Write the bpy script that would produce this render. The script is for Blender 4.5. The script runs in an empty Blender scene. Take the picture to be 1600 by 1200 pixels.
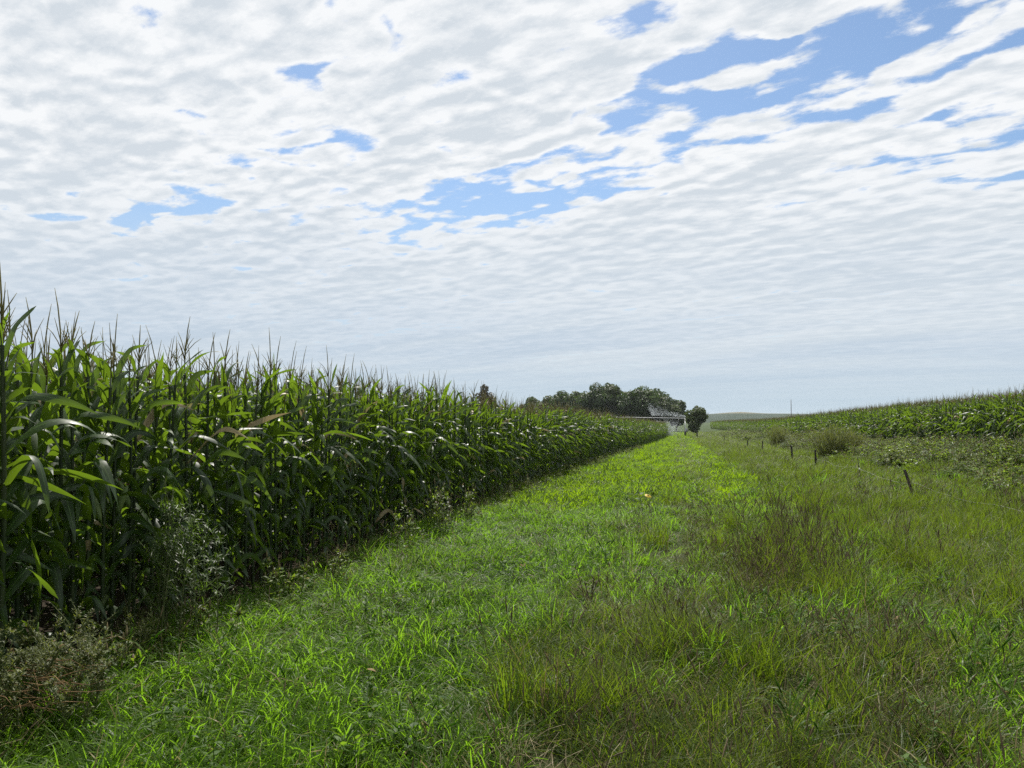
import bpy, math, random
import numpy as np
from mathutils import Vector, Matrix, Euler

SC = bpy.context.scene
COL = SC.collection
R = math.radians
random.seed(7)
RNG = np.random.default_rng(7)

# ------------------------------------------------------------------ camera, sky, sun, exposure
YAW = R(12.1)                       # the view axis lies 12 degrees left of the crop rows (+Y)
PITCH = R(2.65)
EYE = 1.8
cam_data = bpy.data.cameras.new('camera')
cam = bpy.data.objects.new('camera', cam_data)
COL.objects.link(cam)
cam.location = (0, 0, EYE)
cam.rotation_euler = (R(90) + PITCH, 0, YAW)
cam_data.sensor_width = 36.0
cam_data.lens = 36.0 * 1186.0 / 1600.0
cam_data.clip_start = 0.05
cam_data.clip_end = 9000
SC.camera = cam
SUN_EL, SUN_AZ = R(54), R(17)       # azimuth measured to the left of +Y

world = bpy.data.worlds.new('World')
SC.world = world
world.use_nodes = True


class NT:
    """short-hand for building node trees"""
    def __init__(s, tree):
        s.t = tree
        tree.nodes.clear()

    def n(s, kind, **kw):
        nd = s.t.nodes.new(kind)
        for k, v in kw.items():
            setattr(nd, k, v)
        return nd

    def put(s, sock, v):
        if isinstance(v, bpy.types.NodeSocket):
            s.t.links.new(v, sock)
        elif v is not None:
            if sock.type == 'RGBA' and len(v) == 3:
                v = (*v, 1.0)
            sock.default_value = v

    def m(s, op, a, b=None, c=None, clamp=False):
        nd = s.n('ShaderNodeMath', operation=op, use_clamp=clamp)
        for i, v in enumerate((a, b, c)):
            s.put(nd.inputs[i], v)
        return nd.outputs[0]

    def vm(s, op, a, b=None, scale=None):
        nd = s.n('ShaderNodeVectorMath', operation=op)
        s.put(nd.inputs[0], a)
        s.put(nd.inputs[1], b)
        if scale is not None:
            s.put(nd.inputs['Scale'], scale)
        return nd.outputs['Value'] if op in ('LENGTH', 'DOT_PRODUCT') else nd.outputs[0]

    def rng(s, v, a, b, c=0.0, d=1.0, smooth=True):
        nd = s.n('ShaderNodeMapRange', interpolation_type='SMOOTHSTEP' if smooth else 'LINEAR')
        s.put(nd.inputs[0], v)
        for i, x in enumerate((a, b, c, d)):
            s.put(nd.inputs[i + 1], x)
        return nd.outputs[0]

    def mix(s, f, a, b, blend='MIX'):
        nd = s.n('ShaderNodeMix', data_type='RGBA', blend_type=blend)
        s.put(nd.inputs[0], f)
        s.put(nd.inputs[6], a)
        s.put(nd.inputs[7], b)
        return nd.outputs[2]

    def noise(s, vec, scale, detail=4.0, rough=0.55, distort=0.0, dim='3D'):
        nd = s.n('ShaderNodeTexNoise', noise_dimensions=dim)
        s.put(nd.inputs['Vector'], vec)
        nd.inputs['Scale'].default_value = scale
        nd.inputs['Detail'].default_value = detail
        nd.inputs['Roughness'].default_value = rough
        nd.inputs['Distortion'].default_value = distort
        return nd.outputs[0]

    def cells(s, vec, scale, smooth=0.6, detail=0.0):
        nd = s.n('ShaderNodeTexVoronoi', feature='SMOOTH_F1', voronoi_dimensions='2D')
        s.put(nd.inputs['Vector'], vec)
        nd.inputs['Scale'].default_value = scale
        nd.inputs['Smoothness'].default_value = smooth
        nd.inputs['Detail'].default_value = detail
        nd.inputs['Roughness'].default_value = 0.5
        return nd.outputs['Distance']

    def mapping(s, vec, loc=(0, 0, 0), rot=(0, 0, 0), scale=(1, 1, 1)):
        nd = s.n('ShaderNodeMapping')
        s.put(nd.inputs[0], vec)
        nd.inputs[1].default_value = loc
        nd.inputs[2].default_value = rot
        nd.inputs[3].default_value = scale
        return nd.outputs[0]


def sky_dir(px, py):
    """direction (world) of a point of the sky, given where it stands in a 1600 x 1200 view"""
    v = Vector(((px - 800) / 1186.0, (600 - py) / 1186.0, -1.0)).normalized()
    return cam.rotation_euler.to_matrix() @ v


CLOUD_LIFT = 0.06


def cloud_plane(px, py):
    d = sky_dir(px, py)
    return Vector((d.x / (d.z + CLOUD_LIFT), d.y / (d.z + CLOUD_LIFT)))


BAND = R(64)                        # the rolls of the altocumulus run towards this azimuth, left of +Y


def build_sky():
    k = NT(world.node_tree)
    gen = k.n('ShaderNodeTexCoord').outputs['Generated']
    sep = k.n('ShaderNodeSeparateXYZ')
    k.put(sep.inputs[0], gen)
    z = k.m('MAXIMUM', sep.outputs[2], 0.0)
    zz = k.m('ADD', z, CLOUD_LIFT)
    cmb = k.n('ShaderNodeCombineXYZ')
    k.put(cmb.inputs[0], k.m('DIVIDE', sep.outputs[0], zz))
    k.put(cmb.inputs[1], k.m('DIVIDE', sep.outputs[1], zz))
    p = cmb.outputs[0]
    # wobble the plane so that nothing has a clean outline
    wn = k.n('ShaderNodeTexNoise')
    k.put(wn.inputs['Vector'], p)
    wn.inputs['Scale'].default_value = 3.2
    wn.inputs['Detail'].default_value = 6
    wob = k.vm('SCALE', k.vm('SUBTRACT', wn.outputs[1], (0.5, 0.5, 0.5)), scale=0.36)
    pw = k.vm('ADD', p, wob)
    # p in the frame of the rolls: x along, y across
    rot = (0, 0, -(R(90) + BAND))
    pr = k.mapping(p, rot=rot)
    prw = k.mapping(pw, rot=rot)

    def density(pr_, prw_):
        band = k.noise(k.mapping(prw_, loc=(3.1, 0.7, 0), scale=(0.22, 1.0, 1)), 1.6, 2, 0.5)
        roll = k.noise(k.mapping(prw_, loc=(1.1, 3.7, 0), scale=(0.13, 1.0, 1)), 4.6, 3, 0.5)
        puff = k.noise(k.mapping(pr_, loc=(7.3, 1.2, 4), scale=(0.60, 1.0, 1)), 8.5, 7, 0.66, 0.1)
        cell = k.cells(k.mapping(prw2, loc=(0.3, 0.2, 0), scale=(0.62, 1.0, 1)), 10.0, 0.3)
        d = k.m('MULTIPLY_ADD', cell, -0.52, 0.23)
        d = k.m('MULTIPLY_ADD', band, 0.70, d)
        d = k.m('MULTIPLY_ADD', roll, 1.05, d)
        return k.m('MULTIPLY_ADD', puff, 0.95, d)

    prw2 = k.mapping(k.vm('ADD', p, k.vm('SCALE', k.vm('SUBTRACT', wn.outputs[1], (0.5, 0.5, 0.5)), scale=0.34)), rot=rot)
    d0 = density(pr, prw)
    # coverage: thick over most of the sky, gaps in it along the rolls
    cover = None

    def blob(x0, y0, x1, y1, wid, amp):
        nonlocal cover
        a, b = cloud_plane(x0, y0), cloud_plane(x1, y1)
        c = (a + b) / 2
        ang = math.atan2((b - a).y, (b - a).x)
        wid *= 0.80
        half = (b - a).length / 2 + wid
        amp *= 0.68
        # (v - c) turned into the blob's own axes, each axis divided by its half-length
        sub = k.vm('SUBTRACT', pw, (c.x, c.y, 0))
        q = k.mapping(k.mapping(sub, rot=(0, 0, -ang)), scale=(1 / half, 1 / wid, 0))
        v = k.rng(k.vm('LENGTH', q), 1.5, 0.0, 0.0, amp)
        cover = v if cover is None else k.m('ADD', cover, v)

    for g in GAPS:
        blob(*g)
    d1 = k.m('SUBTRACT', k.m('ADD', d0, COVER), cover)
    alpha = k.rng(d1, 0.97, 1.21)
    thick = k.rng(d1, 1.12, 1.75)
    # light: the far (upper) side of each puff is brighter than its grey belly
    far = k.vm('SCALE', p, scale=1.026)
    prf = k.mapping(far, rot=rot)
    puff_a = k.noise(k.mapping(pr, loc=(7.3, 1.2, 4), scale=(0.62, 1.0, 1)), 9.0, 7, 0.68, 0.15)
    puff_b = k.noise(k.mapping(prf, loc=(7.3, 1.2, 4), scale=(0.62, 1.0, 1)), 9.0, 7, 0.68, 0.15)
    wob2 = k.vm('SCALE', k.vm('SUBTRACT', wn.outputs[1], (0.5, 0.5, 0.5)), scale=0.16)

    def bump(q):
        return k.cells(k.mapping(k.mapping(k.vm('ADD', q, wob2), rot=rot), loc=(0.3, 0.2, 0), scale=(0.6, 1.0, 1)), 13.0, 0.5)
    cell_a, cell_b = bump(p), bump(far)
    rim = k.m('SUBTRACT', puff_a, puff_b)
    rim = k.m('MULTIPLY_ADD', k.m('SUBTRACT', cell_b, cell_a), 0.30, rim)
    rim = k.m('MULTIPLY_ADD', k.m('SUBTRACT', 0.42, cell_a), 0.14, rim)
    shade = k.m('MULTIPLY_ADD', rim, k.rng(sep.outputs[2], 0.06, 0.32, 0.7, 2.1), k.m('SUBTRACT', 0.98, k.m('MULTIPLY', thick, 0.85)))
    big = k.noise(k.mapping(pr, loc=(2, 9, 1), scale=(0.4, 1, 1)), 1.3, 3, 0.5)
    shade = k.m('ADD', shade, k.m('MULTIPLY', k.m('SUBTRACT', big, 0.5), -1.1), clamp=True)
    S = 10.0
    white = tuple(c * S for c in (0.93, 0.95, 0.97))
    grey = tuple(c * S for c in (0.66, 0.72, 0.78))
    cloud = k.mix(shade, grey, white)
    # clear sky
    sky = k.n('ShaderNodeTexSky', sky_type='NISHITA')
    sky.sun_disc = False
    sky.sun_elevation = SUN_EL
    sky.sun_rotation = -SUN_AZ      # rotation runs clockwise from +Y
    sky.altitude = 300
    sky.air_density = 1.0
    sky.dust_density = 0.6
    sky.ozone_density = 1.6
    clear = k.mix(1.0, sky.outputs[0], SKY_TINT, 'MULTIPLY')
    # the veil: the farther down, the more everything turns into one pale haze
    el = k.rng(sep.outputs[2], 0.012, 0.31, 1.0, 0.0, smooth=False)
    veil = k.m('POWER', el, 1.1)
    stre = k.noise(k.mapping(pr, loc=(4, 2, 7), scale=(0.16, 0.5, 1)), 1.6, 5, 0.6)
    hz = k.mix(k.rng(stre, 0.36, 0.66), tuple(c * S for c in (0.47, 0.59, 0.72)), tuple(c * S for c in (0.615, 0.705, 0.785)))
    low = tuple(c * S for c in (0.52, 0.64, 0.74))
    hz = k.mix(k.rng(sep.outputs[2], 0.10, 0.01), hz, low)
    alpha = k.m('MAXIMUM', alpha, k.m('MULTIPLY', k.rng(sep.outputs[2], 0.26, 0.10), 0.55))
    out = k.mix(alpha, clear, cloud)
    out = k.mix(k.m('MULTIPLY', veil, 0.97, clamp=True), out, hz)
    bg = k.n('ShaderNodeBackground')
    k.put(bg.inputs[0], out)
    bg.inputs[1].default_value = SKY_STRENGTH
    wo = k.n('ShaderNodeOutputWorld')
    k.put(wo.inputs[0], bg.outputs[0])


SKY_STRENGTH = 0.076
SKY_TINT = (1.12, 1.22, 1.26)
COVER = 0.11
# blue gaps: from (x, y) to (x, y) in the 1600 x 1200 view, half width in the cloud plane, depth
GAPS = [
    (440, 255, 560, 198, 0.26, 0.62), (180, 343, 430, 318, 0.28, 0.6), (20, 338, 90, 330, 0.16, 0.4),
    (560, 338, 800, 318, 0.42, 0.66), (800, 310, 1000, 262, 0.34, 0.62), (690, 290, 740, 280, 0.14, 0.4),
    (880, 30, 1000, 12, 0.16, 0.6), (1040, 110, 1140, 60, 0.16, 0.6), (980, 175, 1100, 150, 0.18, 0.6),
    (1150, 70, 1330, 50, 0.12, 0.55), (1350, 45, 1620, -20, 0.20, 0.55), (1190, 150, 1330, 105, 0.16, 0.6),
    (1060, 232, 1190, 212, 0.20, 0.55), (1250, 190, 1440, 140, 0.16, 0.6), (1400, 230, 1640, 185, 0.26, 0.6),
    (1560, 70, 1640, 60, 0.12, 0.5), (1300, 268, 1380, 255, 0.16, 0.45), (1500, 300, 1620, 285, 0.22, 0.4),
    (190, 40, 215, 25, 0.07, 0.5), (430, 118, 500, 105, 0.09, 0.45), (270, 180, 310, 172, 0.09, 0.45),
    (600, 60, 660, 48, 0.07, 0.4), (700, 140, 790, 90, 0.09, 0.4), (120, 303, 200, 293, 0.12, 0.42),
    (280, 208, 310, 205, 0.07, 0.45), (680, 242, 740, 235, 0.10, 0.4), (1250, 180, 1900, -120, 0.95, 0.17),
]
build_sky()

sun_data = bpy.data.lights.new('sun', 'SUN')
sun = bpy.data.objects.new('sun', sun_data)
COL.objects.link(sun)
sun_data.energy = 5.0
sun_data.angle = R(0.53)
sun_data.color = (1.0, 0.95, 0.87)
to_sun = Vector((-math.sin(SUN_AZ) * math.cos(SUN_EL), math.cos(SUN_AZ) * math.cos(SUN_EL), math.sin(SUN_EL)))
sun.rotation_euler = (-to_sun).to_track_quat('-Z', 'Y').to_euler()

vs = SC.view_settings
vs.view_transform = 'Standard'
vs.look = 'None'
vs.exposure = 0.40
vs.gamma = 1.0
vs.use_curve_mapping = False
cy = SC.cycles
cy.max_bounces = 8
cy.diffuse_bounces = 3
cy.glossy_bounces = 2
cy.transmission_bounces = 4
cy.transparent_max_bounces = 8
cy.volume_bounces = 1
cy.sample_clamp_indirect = 6.0
cy.use_denoising = False
cy.denoiser = 'OPENIMAGEDENOISE'
cy.denoising_prefilter = 'ACCURATE'
world.cycles.sampling_method = 'MANUAL'
world.cycles.sample_map_resolution = 1024

# ------------------------------------------------------------------ tools
def smooth(t):
    t = np.clip(t, 0, 1)
    return t * t * (3 - 2 * t)


def vnoise(x, y, scale, seed=0):
    """cheap smooth value noise, -1..1 or so, for densities and the lie of the land"""
    x = np.asarray(x, float) * scale
    y = np.asarray(y, float) * scale
    g = np.random.default_rng(1000 + seed).uniform(-1, 1, (64, 64))
    xi, yi = np.floor(x).astype(int), np.floor(y).astype(int)
    fx, fy = smooth(x - xi), smooth(y - yi)
    a, b = g[xi % 64, yi % 64], g[(xi + 1) % 64, yi % 64]
    c, d = g[xi % 64, (yi + 1) % 64], g[(xi + 1) % 64, (yi + 1) % 64]
    return (a * (1 - fx) + b * fx) * (1 - fy) + (c * (1 - fx) + d * fx) * fy


def land(x, y):
    """height of the ground"""
    x, y = np.asarray(x, float), np.asarray(y, float)
    fall = -1.05 * smooth((y - 4) / 122) - 0.5 * smooth((y - 140) / 160)
    rise = 0.55 * smooth((x - 6.0) / 5.5)
    far = np.clip(x - 11.5, 0, 120)
    rise = rise + 0.078 * far * np.exp(-far / 160.0)
    rise = rise * (1 - 0.45 * smooth((y - 60) / 80)) * (1 - smooth((y - 150) / 250))
    back = smooth((y + 40) / 30)
    bump = 0.035 * vnoise(x, y, 0.45, 1) + 0.05 * vnoise(x, y, 0.11, 2)
    rut = -0.05 * (np.exp(-((x + 1.6) / 0.35) ** 2) + np.exp(-((x - 2.25) / 0.3) ** 2))
    near = smooth((200 - np.hypot(x, y)) / 100)
    return (fall + rise) * back + (bump + rut) * near


def landz(x, y):
    return float(land(x, y))


TH = YAW
CX, SX = math.cos(TH), math.sin(TH)


def view_of(x, y):
    """(distance along the view axis, offset to its right) of ground points"""
    return y * CX - x * SX, x * CX + y * SX


def on(px, f, h=None):
    """ground point seen in column px (of 1600) at distance f"""
    o = (px - 800) / 1186.0 * f
    return o * CX - f * SX, o * SX + f * CX


def at_x(px, x):
    """distance at which column px crosses the line X = x"""
    t = (px - 800) / 1186.0
    return x / (t * CX - SX)


def unit(v):
    n = np.linalg.norm(v)
    return v / n if n > 1e-9 else v


class MB:
    """collects faces; build() makes one mesh"""
    def __init__(s):
        s.v, s.f, s.a, s.mi = [], [], [], []
        s.nv = 0

    def add(s, v, f, a=None, mi=0):
        v = np.asarray(v, float)
        s.v.append(v)
        off = s.nv
        s.f.extend([tuple(i + off for i in q) for q in f])
        s.mi.extend([mi] * len(f))
        s.a.append(np.zeros((len(v), 3)) if a is None else np.asarray(a, float))
        s.nv += len(v)

    def merge(s, o, M=None, mi=None):
        v = np.concatenate(o.v)
        if M is not None:
            M = np.array(M)
            v = v @ M[:3, :3].T + M[:3, 3]
        off = s.nv
        s.v.append(v)
        s.a.append(np.concatenate(o.a))
        s.f.extend([tuple(i + off for i in q) for q in o.f])
        s.mi.extend(o.mi if mi is None else [mi] * len(o.f))
        s.nv += len(v)

    def mesh(s, name, mats, smooth_=True):
        me = bpy.data.meshes.new(name)
        me.from_pydata(np.concatenate(s.v).tolist(), [], s.f)
        me.update()
        at = me.attributes.new('lc', 'FLOAT_VECTOR', 'POINT')     # (across -1..1, along 0..1, own random)
        at.data.foreach_set('vector', np.concatenate(s.a).astype(np.float32).ravel())
        for m in mats:
            me.materials.append(m)
        if len(mats) > 1:
            me.polygons.foreach_set('material_index', np.array(s.mi, dtype=np.int32))
        if smooth_:
            me.polygons.foreach_set('use_smooth', np.ones(len(me.polygons), dtype=bool))
        return me

    # --- shapes
    def tube(s, pts, rad, sides=6, cap=True, rnd=0.0, mi=0):
        pts = [np.asarray(p, float) for p in pts]
        n = len(pts)
        rad = np.broadcast_to(rad, n) if np.ndim(rad) else [rad] * n
        V, A, F = [], [], []
        ref = np.array([0.31, 0.95, 0.05])
        for i, p in enumerate(pts):
            t = unit(pts[min(i + 1, n - 1)] - pts[max(i - 1, 0)])
            u = unit(np.cross(t, ref if abs(t @ ref) < 0.95 else np.array([1.0, 0, 0])))
            w = np.cross(t, u)
            for k in range(sides):
                q = 2 * math.pi * k / sides
                V.append(p + rad[i] * (math.cos(q) * u + math.sin(q) * w))
                A.append((1.0, i / max(n - 1, 1), rnd))
        for i in range(n - 1):
            for k in range(sides):
                a, b = i * sides + k, i * sides + (k + 1) % sides
                F.append((a, b, b + sides, a + sides))
        if cap:
            F.append(tuple(range(sides))[::-1])
            F.append(tuple((n - 1) * sides + k for k in range(sides)))
        s.add(V, F, A, mi)

    def ribbon(s, pts, side, wid, rnd=0.0, mi=0, fold=None, lift=None):
        """a strip along pts; side: sideways unit vectors; fold: normal lifts the edges into a V (three vertices across)"""
        n = len(pts)
        V, A, F = [], [], []
        c = 2 if fold is None else 3
        for i in range(n):
            al = i / (n - 1)
            if c == 2:
                V += [pts[i] - side[i] * wid[i], pts[i] + side[i] * wid[i]]
                A += [(-1, al, rnd), (1, al, rnd)]
            else:
                V += [pts[i] - side[i] * wid[i] + fold[i] * lift[i][0], pts[i], pts[i] + side[i] * wid[i] + fold[i] * lift[i][1]]
                A += [(-1, al, rnd), (0, al, rnd), (1, al, rnd)]
        for i in range(n - 1):
            for k in range(c - 1):
                a = i * c + k
                F.append((a, a + 1, a + 1 + c, a + c))
        s.add(V, F, A, mi)


def link(name, me, parent=None, loc=None, rot=None, scale=None):
    o = bpy.data.objects.new(name, me)
    COL.objects.link(o)
    o.parent = parent
    if loc is not None:
        o.location = loc
    if rot is not None:
        o.rotation_euler = rot
    if scale is not None:
        o.scale = (scale,) * 3 if np.isscalar(scale) else scale
    return o


def tag(o, label, cat=None, group=None, kind=None):
    if label:
        o['label'] = label
    if cat:
        o['category'] = cat
    if group:
        o['group'] = group
    if kind:
        o['kind'] = kind
    return o


def thing(name, label, cat, loc=(0, 0, 0), rotz=0.0, group=None):
    o = link(name, None, None, loc, (0, 0, rotz))
    o.empty_display_size = 0.2
    return tag(o, label, cat, group)


def blade(L, w, az, a0, bend, pw=1.4, n=5, twist=0.0, taper=1.6, base=0.55, kink=None):
    """centre line, side vectors, normals and half widths of a leaf blade rooted at the origin"""
    ts = np.linspace(0, 1, n)
    ang = a0 + bend * (ts ** pw if kink is None else 0.35 * ts + 0.65 * smooth((ts - kink + 0.14) / 0.28))
    d = np.stack([np.sin(ang) * math.cos(az), np.sin(ang) * math.sin(az), np.cos(ang)], 1)
    seg = L / (n - 1)
    pts = np.zeros((n, 3))
    for i in range(1, n):
        pts[i] = pts[i - 1] + (d[i - 1] + d[i]) * 0.5 * seg
    s0 = np.array([-math.sin(az), math.cos(az), 0.0])
    side, nor = [], []
    for i in range(n):
        nn = np.cross(d[i], s0)
        q = twist * ts[i]
        side.append(math.cos(q) * s0 + math.sin(q) * nn)
        nor.append(np.cross(side[-1], d[i]))
    wid = 0.5 * w * (base + (1 - base) * np.minimum(1, ts / 0.3)) * np.clip(1 - ts ** taper, 0, 1) ** 0.9
    wid[-1] = max(wid[-1], 0.0008)
    return pts, side, nor, wid


# ------------------------------------------------------------------ materials
def new_mat(name):
    m = bpy.data.materials.new(name)
    m.use_nodes = True
    return m, NT(m.node_tree)


def leaf_mat(name, dark, light, dry=None, dry_at=(0.86, 0.97), trans=(0.2, 0.34, 0.04), tmix=0.36, rough=0.42, spec=0.5,
             rib=None, patch=0.0, patch_col=None, patch_scale=0.35, tip=None, inst=True, shade_var=0.35):
    """a leaf: reflects from a coloured glossy skin and lets tinted light through; colour varies leaf by leaf, plant by plant and over the field"""
    m, k = new_mat(name)
    at = k.n('ShaderNodeAttribute', attribute_name='lc')
    sp = k.n('ShaderNodeSeparateXYZ')
    k.put(sp.inputs[0], at.outputs['Vector'])
    acr, alo, rnd = sp.outputs
    oi = k.n('ShaderNodeObjectInfo')
    r = k.m('FRACT', k.m('ADD', k.m('MULTIPLY', oi.outputs['Random'], 3.7), rnd)) if inst else rnd
    geo = k.n('ShaderNodeNewGeometry')
    big = k.noise(geo.outputs['Position'], patch_scale, 3, 0.55)
    f = k.m('MULTIPLY_ADD', k.m('SUBTRACT', big, 0.5), 1.1, r, clamp=True)
    col = k.mix(f, dark, light)
    if patch_col is not None:
        pn = k.noise(k.mapping(geo.outputs['Position'], loc=(31, 7, 0)), patch_scale * 1.6, 4, 0.6)
        col = k.mix(k.m('MULTIPLY', k.rng(pn, 0.5, 0.68), patch), col, patch_col)
    if tip is not None:
        col = k.mix(k.m('MULTIPLY', k.rng(alo, 0.55, 1.0), 0.8), col, tip)
    if rib is not None:
        col = k.mix(k.rng(k.m('ABSOLUTE', acr), 0.14, 0.02), col, rib)
    fine = k.noise(k.mapping(geo.outputs['Position'], scale=(1, 1, 0.4)), 38, 3, 0.6)
    col = k.mix(1.0, col, k.mix(fine, (1 - shade_var,) * 3, (1 + shade_var,) * 3), 'MULTIPLY')
    tcol = k.mix(1.0, k.mix(f, tuple(c * 0.7 for c in trans), tuple(min(1, c * 1.25) for c in trans)), (1, 1, 1), 'MULTIPLY')
    if dry is not None:
        df = k.rng(r, *dry_at)
        col = k.mix(df, col, dry)
        tcol = k.mix(df, tcol, tuple(c * 0.8 for c in dry))
    p = k.n('ShaderNodeBsdfPrincipled')
    k.put(p.inputs['Base Color'], col)
    k.put(p.inputs['Roughness'], k.rng(fine, 0.3, 0.7, rough - 0.07, rough + 0.1))
    p.inputs['Specular IOR Level'].default_value = spec
    t = k.n('ShaderNodeBsdfTranslucent')
    k.put(t.inputs[0], tcol)
    mx = k.n('ShaderNodeMixShader')
    mx.inputs[0].default_value = tmix
    k.put(mx.inputs[1], p.outputs[0])
    k.put(mx.inputs[2], t.outputs[0])
    o = k.n('ShaderNodeOutputMaterial')
    k.put(o.inputs[0], mx.outputs[0])
    return m


def plain_mat(name, a, b, scale=20.0, rough=0.8, stretch=(1, 1, 1), metal=0.0, bump=0.0, spec=0.4):
    m, k = new_mat(name)
    tc = k.n('ShaderNodeTexCoord')
    oi = k.n('ShaderNodeObjectInfo')
    v = k.vm('ADD', k.mapping(tc.outputs['Object'], scale=stretch), k.vm('SCALE', (13.0, 7.0, 5.0), scale=oi.outputs['Random']))
    nz = k.noise(v, scale, 5, 0.6)
    p = k.n('ShaderNodeBsdfPrincipled')
    k.put(p.inputs['Base Color'], k.mix(k.rng(nz, 0.3, 0.7), a, b))
    p.inputs['Roughness'].default_value = rough
    p.inputs['Metallic'].default_value = metal
    p.inputs['Specular IOR Level'].default_value = spec
    if bump:
        bn = k.n('ShaderNodeBump')
        bn.inputs['Strength'].default_value = bump
        bn.inputs['Distance'].default_value = 0.01
        k.put(bn.inputs['Height'], nz)
        k.put(p.inputs['Normal'], bn.outputs[0])
    o = k.n('ShaderNodeOutputMaterial')
    k.put(o.inputs[0], p.outputs[0])
    return m


# ------------------------------------------------------------------ scattering of uncountable growth
def scatter(name, label, kind_cat, protos, P, rot, scl, idx):
    """one object: a cloud of points that carries copies of the prototype meshes (geometry only, no objects of their own)"""
    me = bpy.data.meshes.new(name)
    me.from_pydata(P.tolist(), [], [])
    for nm, typ, key, arr in (('rot', 'FLOAT_VECTOR', 'vector', rot), ('scl', 'FLOAT_VECTOR', 'vector', scl), ('pick', 'INT', 'value', idx)):
        at = me.attributes.new(nm, typ, 'POINT')
        at.data.foreach_set(key, np.ascontiguousarray(arr, dtype=np.int32 if typ == 'INT' else np.float32).ravel())
    o = link(name, me)
    tag(o, label, None, None, 'stuff')
    g = bpy.data.node_groups.new(name + '_scatter', 'GeometryNodeTree')
    g.interface.new_socket('Geometry', in_out='INPUT', socket_type='NodeSocketGeometry')
    g.interface.new_socket('Geometry', in_out='OUTPUT', socket_type='NodeSocketGeometry')
    k = NT(g)
    gi, go = k.n('NodeGroupInput'), k.n('NodeGroupOutput')
    coll = k.n('GeometryNodeGeometryToInstance')
    for pm in reversed(protos):
        po = bpy.data.objects.new(pm.name, pm)          # never linked to the scene: only its mesh is read
        oi = k.n('GeometryNodeObjectInfo')
        oi.inputs['Object'].default_value = po
        g.links.new(oi.outputs['Geometry'], coll.inputs[0])
    ip = k.n('GeometryNodeInstanceOnPoints')
    g.links.new(gi.outputs[0], ip.inputs['Points'])
    g.links.new(coll.outputs[0], ip.inputs['Instance'])
    ip.inputs['Pick Instance'].default_value = True

    def attr(nm, typ):
        nd = k.n('GeometryNodeInputNamedAttribute', data_type=typ)
        nd.inputs[0].default_value = nm
        return nd.outputs[0]
    g.links.new(attr('pick', 'INT'), ip.inputs['Instance Index'])
    g.links.new(attr('rot', 'FLOAT_VECTOR'), ip.inputs['Rotation'])
    g.links.new(attr('scl', 'FLOAT_VECTOR'), ip.inputs['Scale'])
    g.links.new(ip.outputs[0], go.inputs[0])
    md = o.modifiers.new('scatter', 'NODES')
    md.node_group = g
    return o

# ------------------------------------------------------------------ the lie of the land
def ground_mat():
    m, k = new_mat('ground')
    pos = k.n('ShaderNodeNewGeometry').outputs['Position']
    a = k.noise(pos, 0.5, 5, 0.6)
    b = k.noise(pos, 9.0, 5, 0.65)
    c = k.noise(pos, 60.0, 3, 0.6)
    far = k.rng(k.vm('LENGTH', pos), 60, 160)
    thatch = k.mix(k.rng(b, 0.35, 0.65), (0.020, 0.030, 0.008), (0.055, 0.060, 0.020))
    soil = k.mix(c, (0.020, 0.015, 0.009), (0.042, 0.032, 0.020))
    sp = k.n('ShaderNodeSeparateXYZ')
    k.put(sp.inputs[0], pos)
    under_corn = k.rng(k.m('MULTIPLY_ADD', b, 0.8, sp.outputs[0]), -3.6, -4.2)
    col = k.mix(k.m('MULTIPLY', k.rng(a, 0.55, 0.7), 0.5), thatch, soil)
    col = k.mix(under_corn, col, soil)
    grassy = k.mix(k.rng(a, 0.35, 0.65), (0.026, 0.052, 0.012), (0.045, 0.062, 0.018))
    col = k.mix(far, col, grassy)
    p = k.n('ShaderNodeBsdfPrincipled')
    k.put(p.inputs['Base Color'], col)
    p.inputs['Roughness'].default_value = 0.95
    p.inputs['Specular IOR Level'].default_value = 0.15
    bn = k.n('ShaderNodeBump')
    bn.inputs['Strength'].default_value = 0.8
    bn.inputs['Distance'].default_value = 0.03
    k.put(bn.inputs['Height'], k.m('MULTIPLY_ADD', c, 0.4, b))
    k.put(p.inputs['Normal'], bn.outputs[0])
    o = k.n('ShaderNodeOutputMaterial')
    k.put(o.inputs[0], p.outputs[0])
    return m


def axis(near, far, step, grow):
    out, s, x = [0.0], step, 0.0
    while x < far:
        x += s
        if x > near:
            s *= grow
        out.append(x)
    return np.array(out)


def build_ground():
    ay = axis(30, 3600, 0.35, 1.07)
    ys = np.concatenate([-axis(6, 400, 0.8, 1.3)[1:][::-1], ay])
    ax = axis(14, 3200, 0.35, 1.09)
    xs = np.concatenate([-ax[1:][::-1], ax])
    X, Y = np.meshgrid(xs, ys, indexing='ij')
    Z = land(X, Y)
    nx, ny = X.shape
    V = np.stack([X, Y, Z], -1).reshape(-1, 3)
    i = np.arange(nx * ny).reshape(nx, ny)
    F = np.stack([i[:-1, :-1], i[1:, :-1], i[1:, 1:], i[:-1, 1:]], -1).reshape(-1, 4)
    me = bpy.data.meshes.new('ground')
    me.from_pydata(V.tolist(), [], F.tolist())
    me.polygons.foreach_set('use_smooth', np.ones(len(F), dtype=bool))
    me.materials.append(ground_mat())
    tag(link('ground', me), None, kind='structure')


build_ground()


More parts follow.
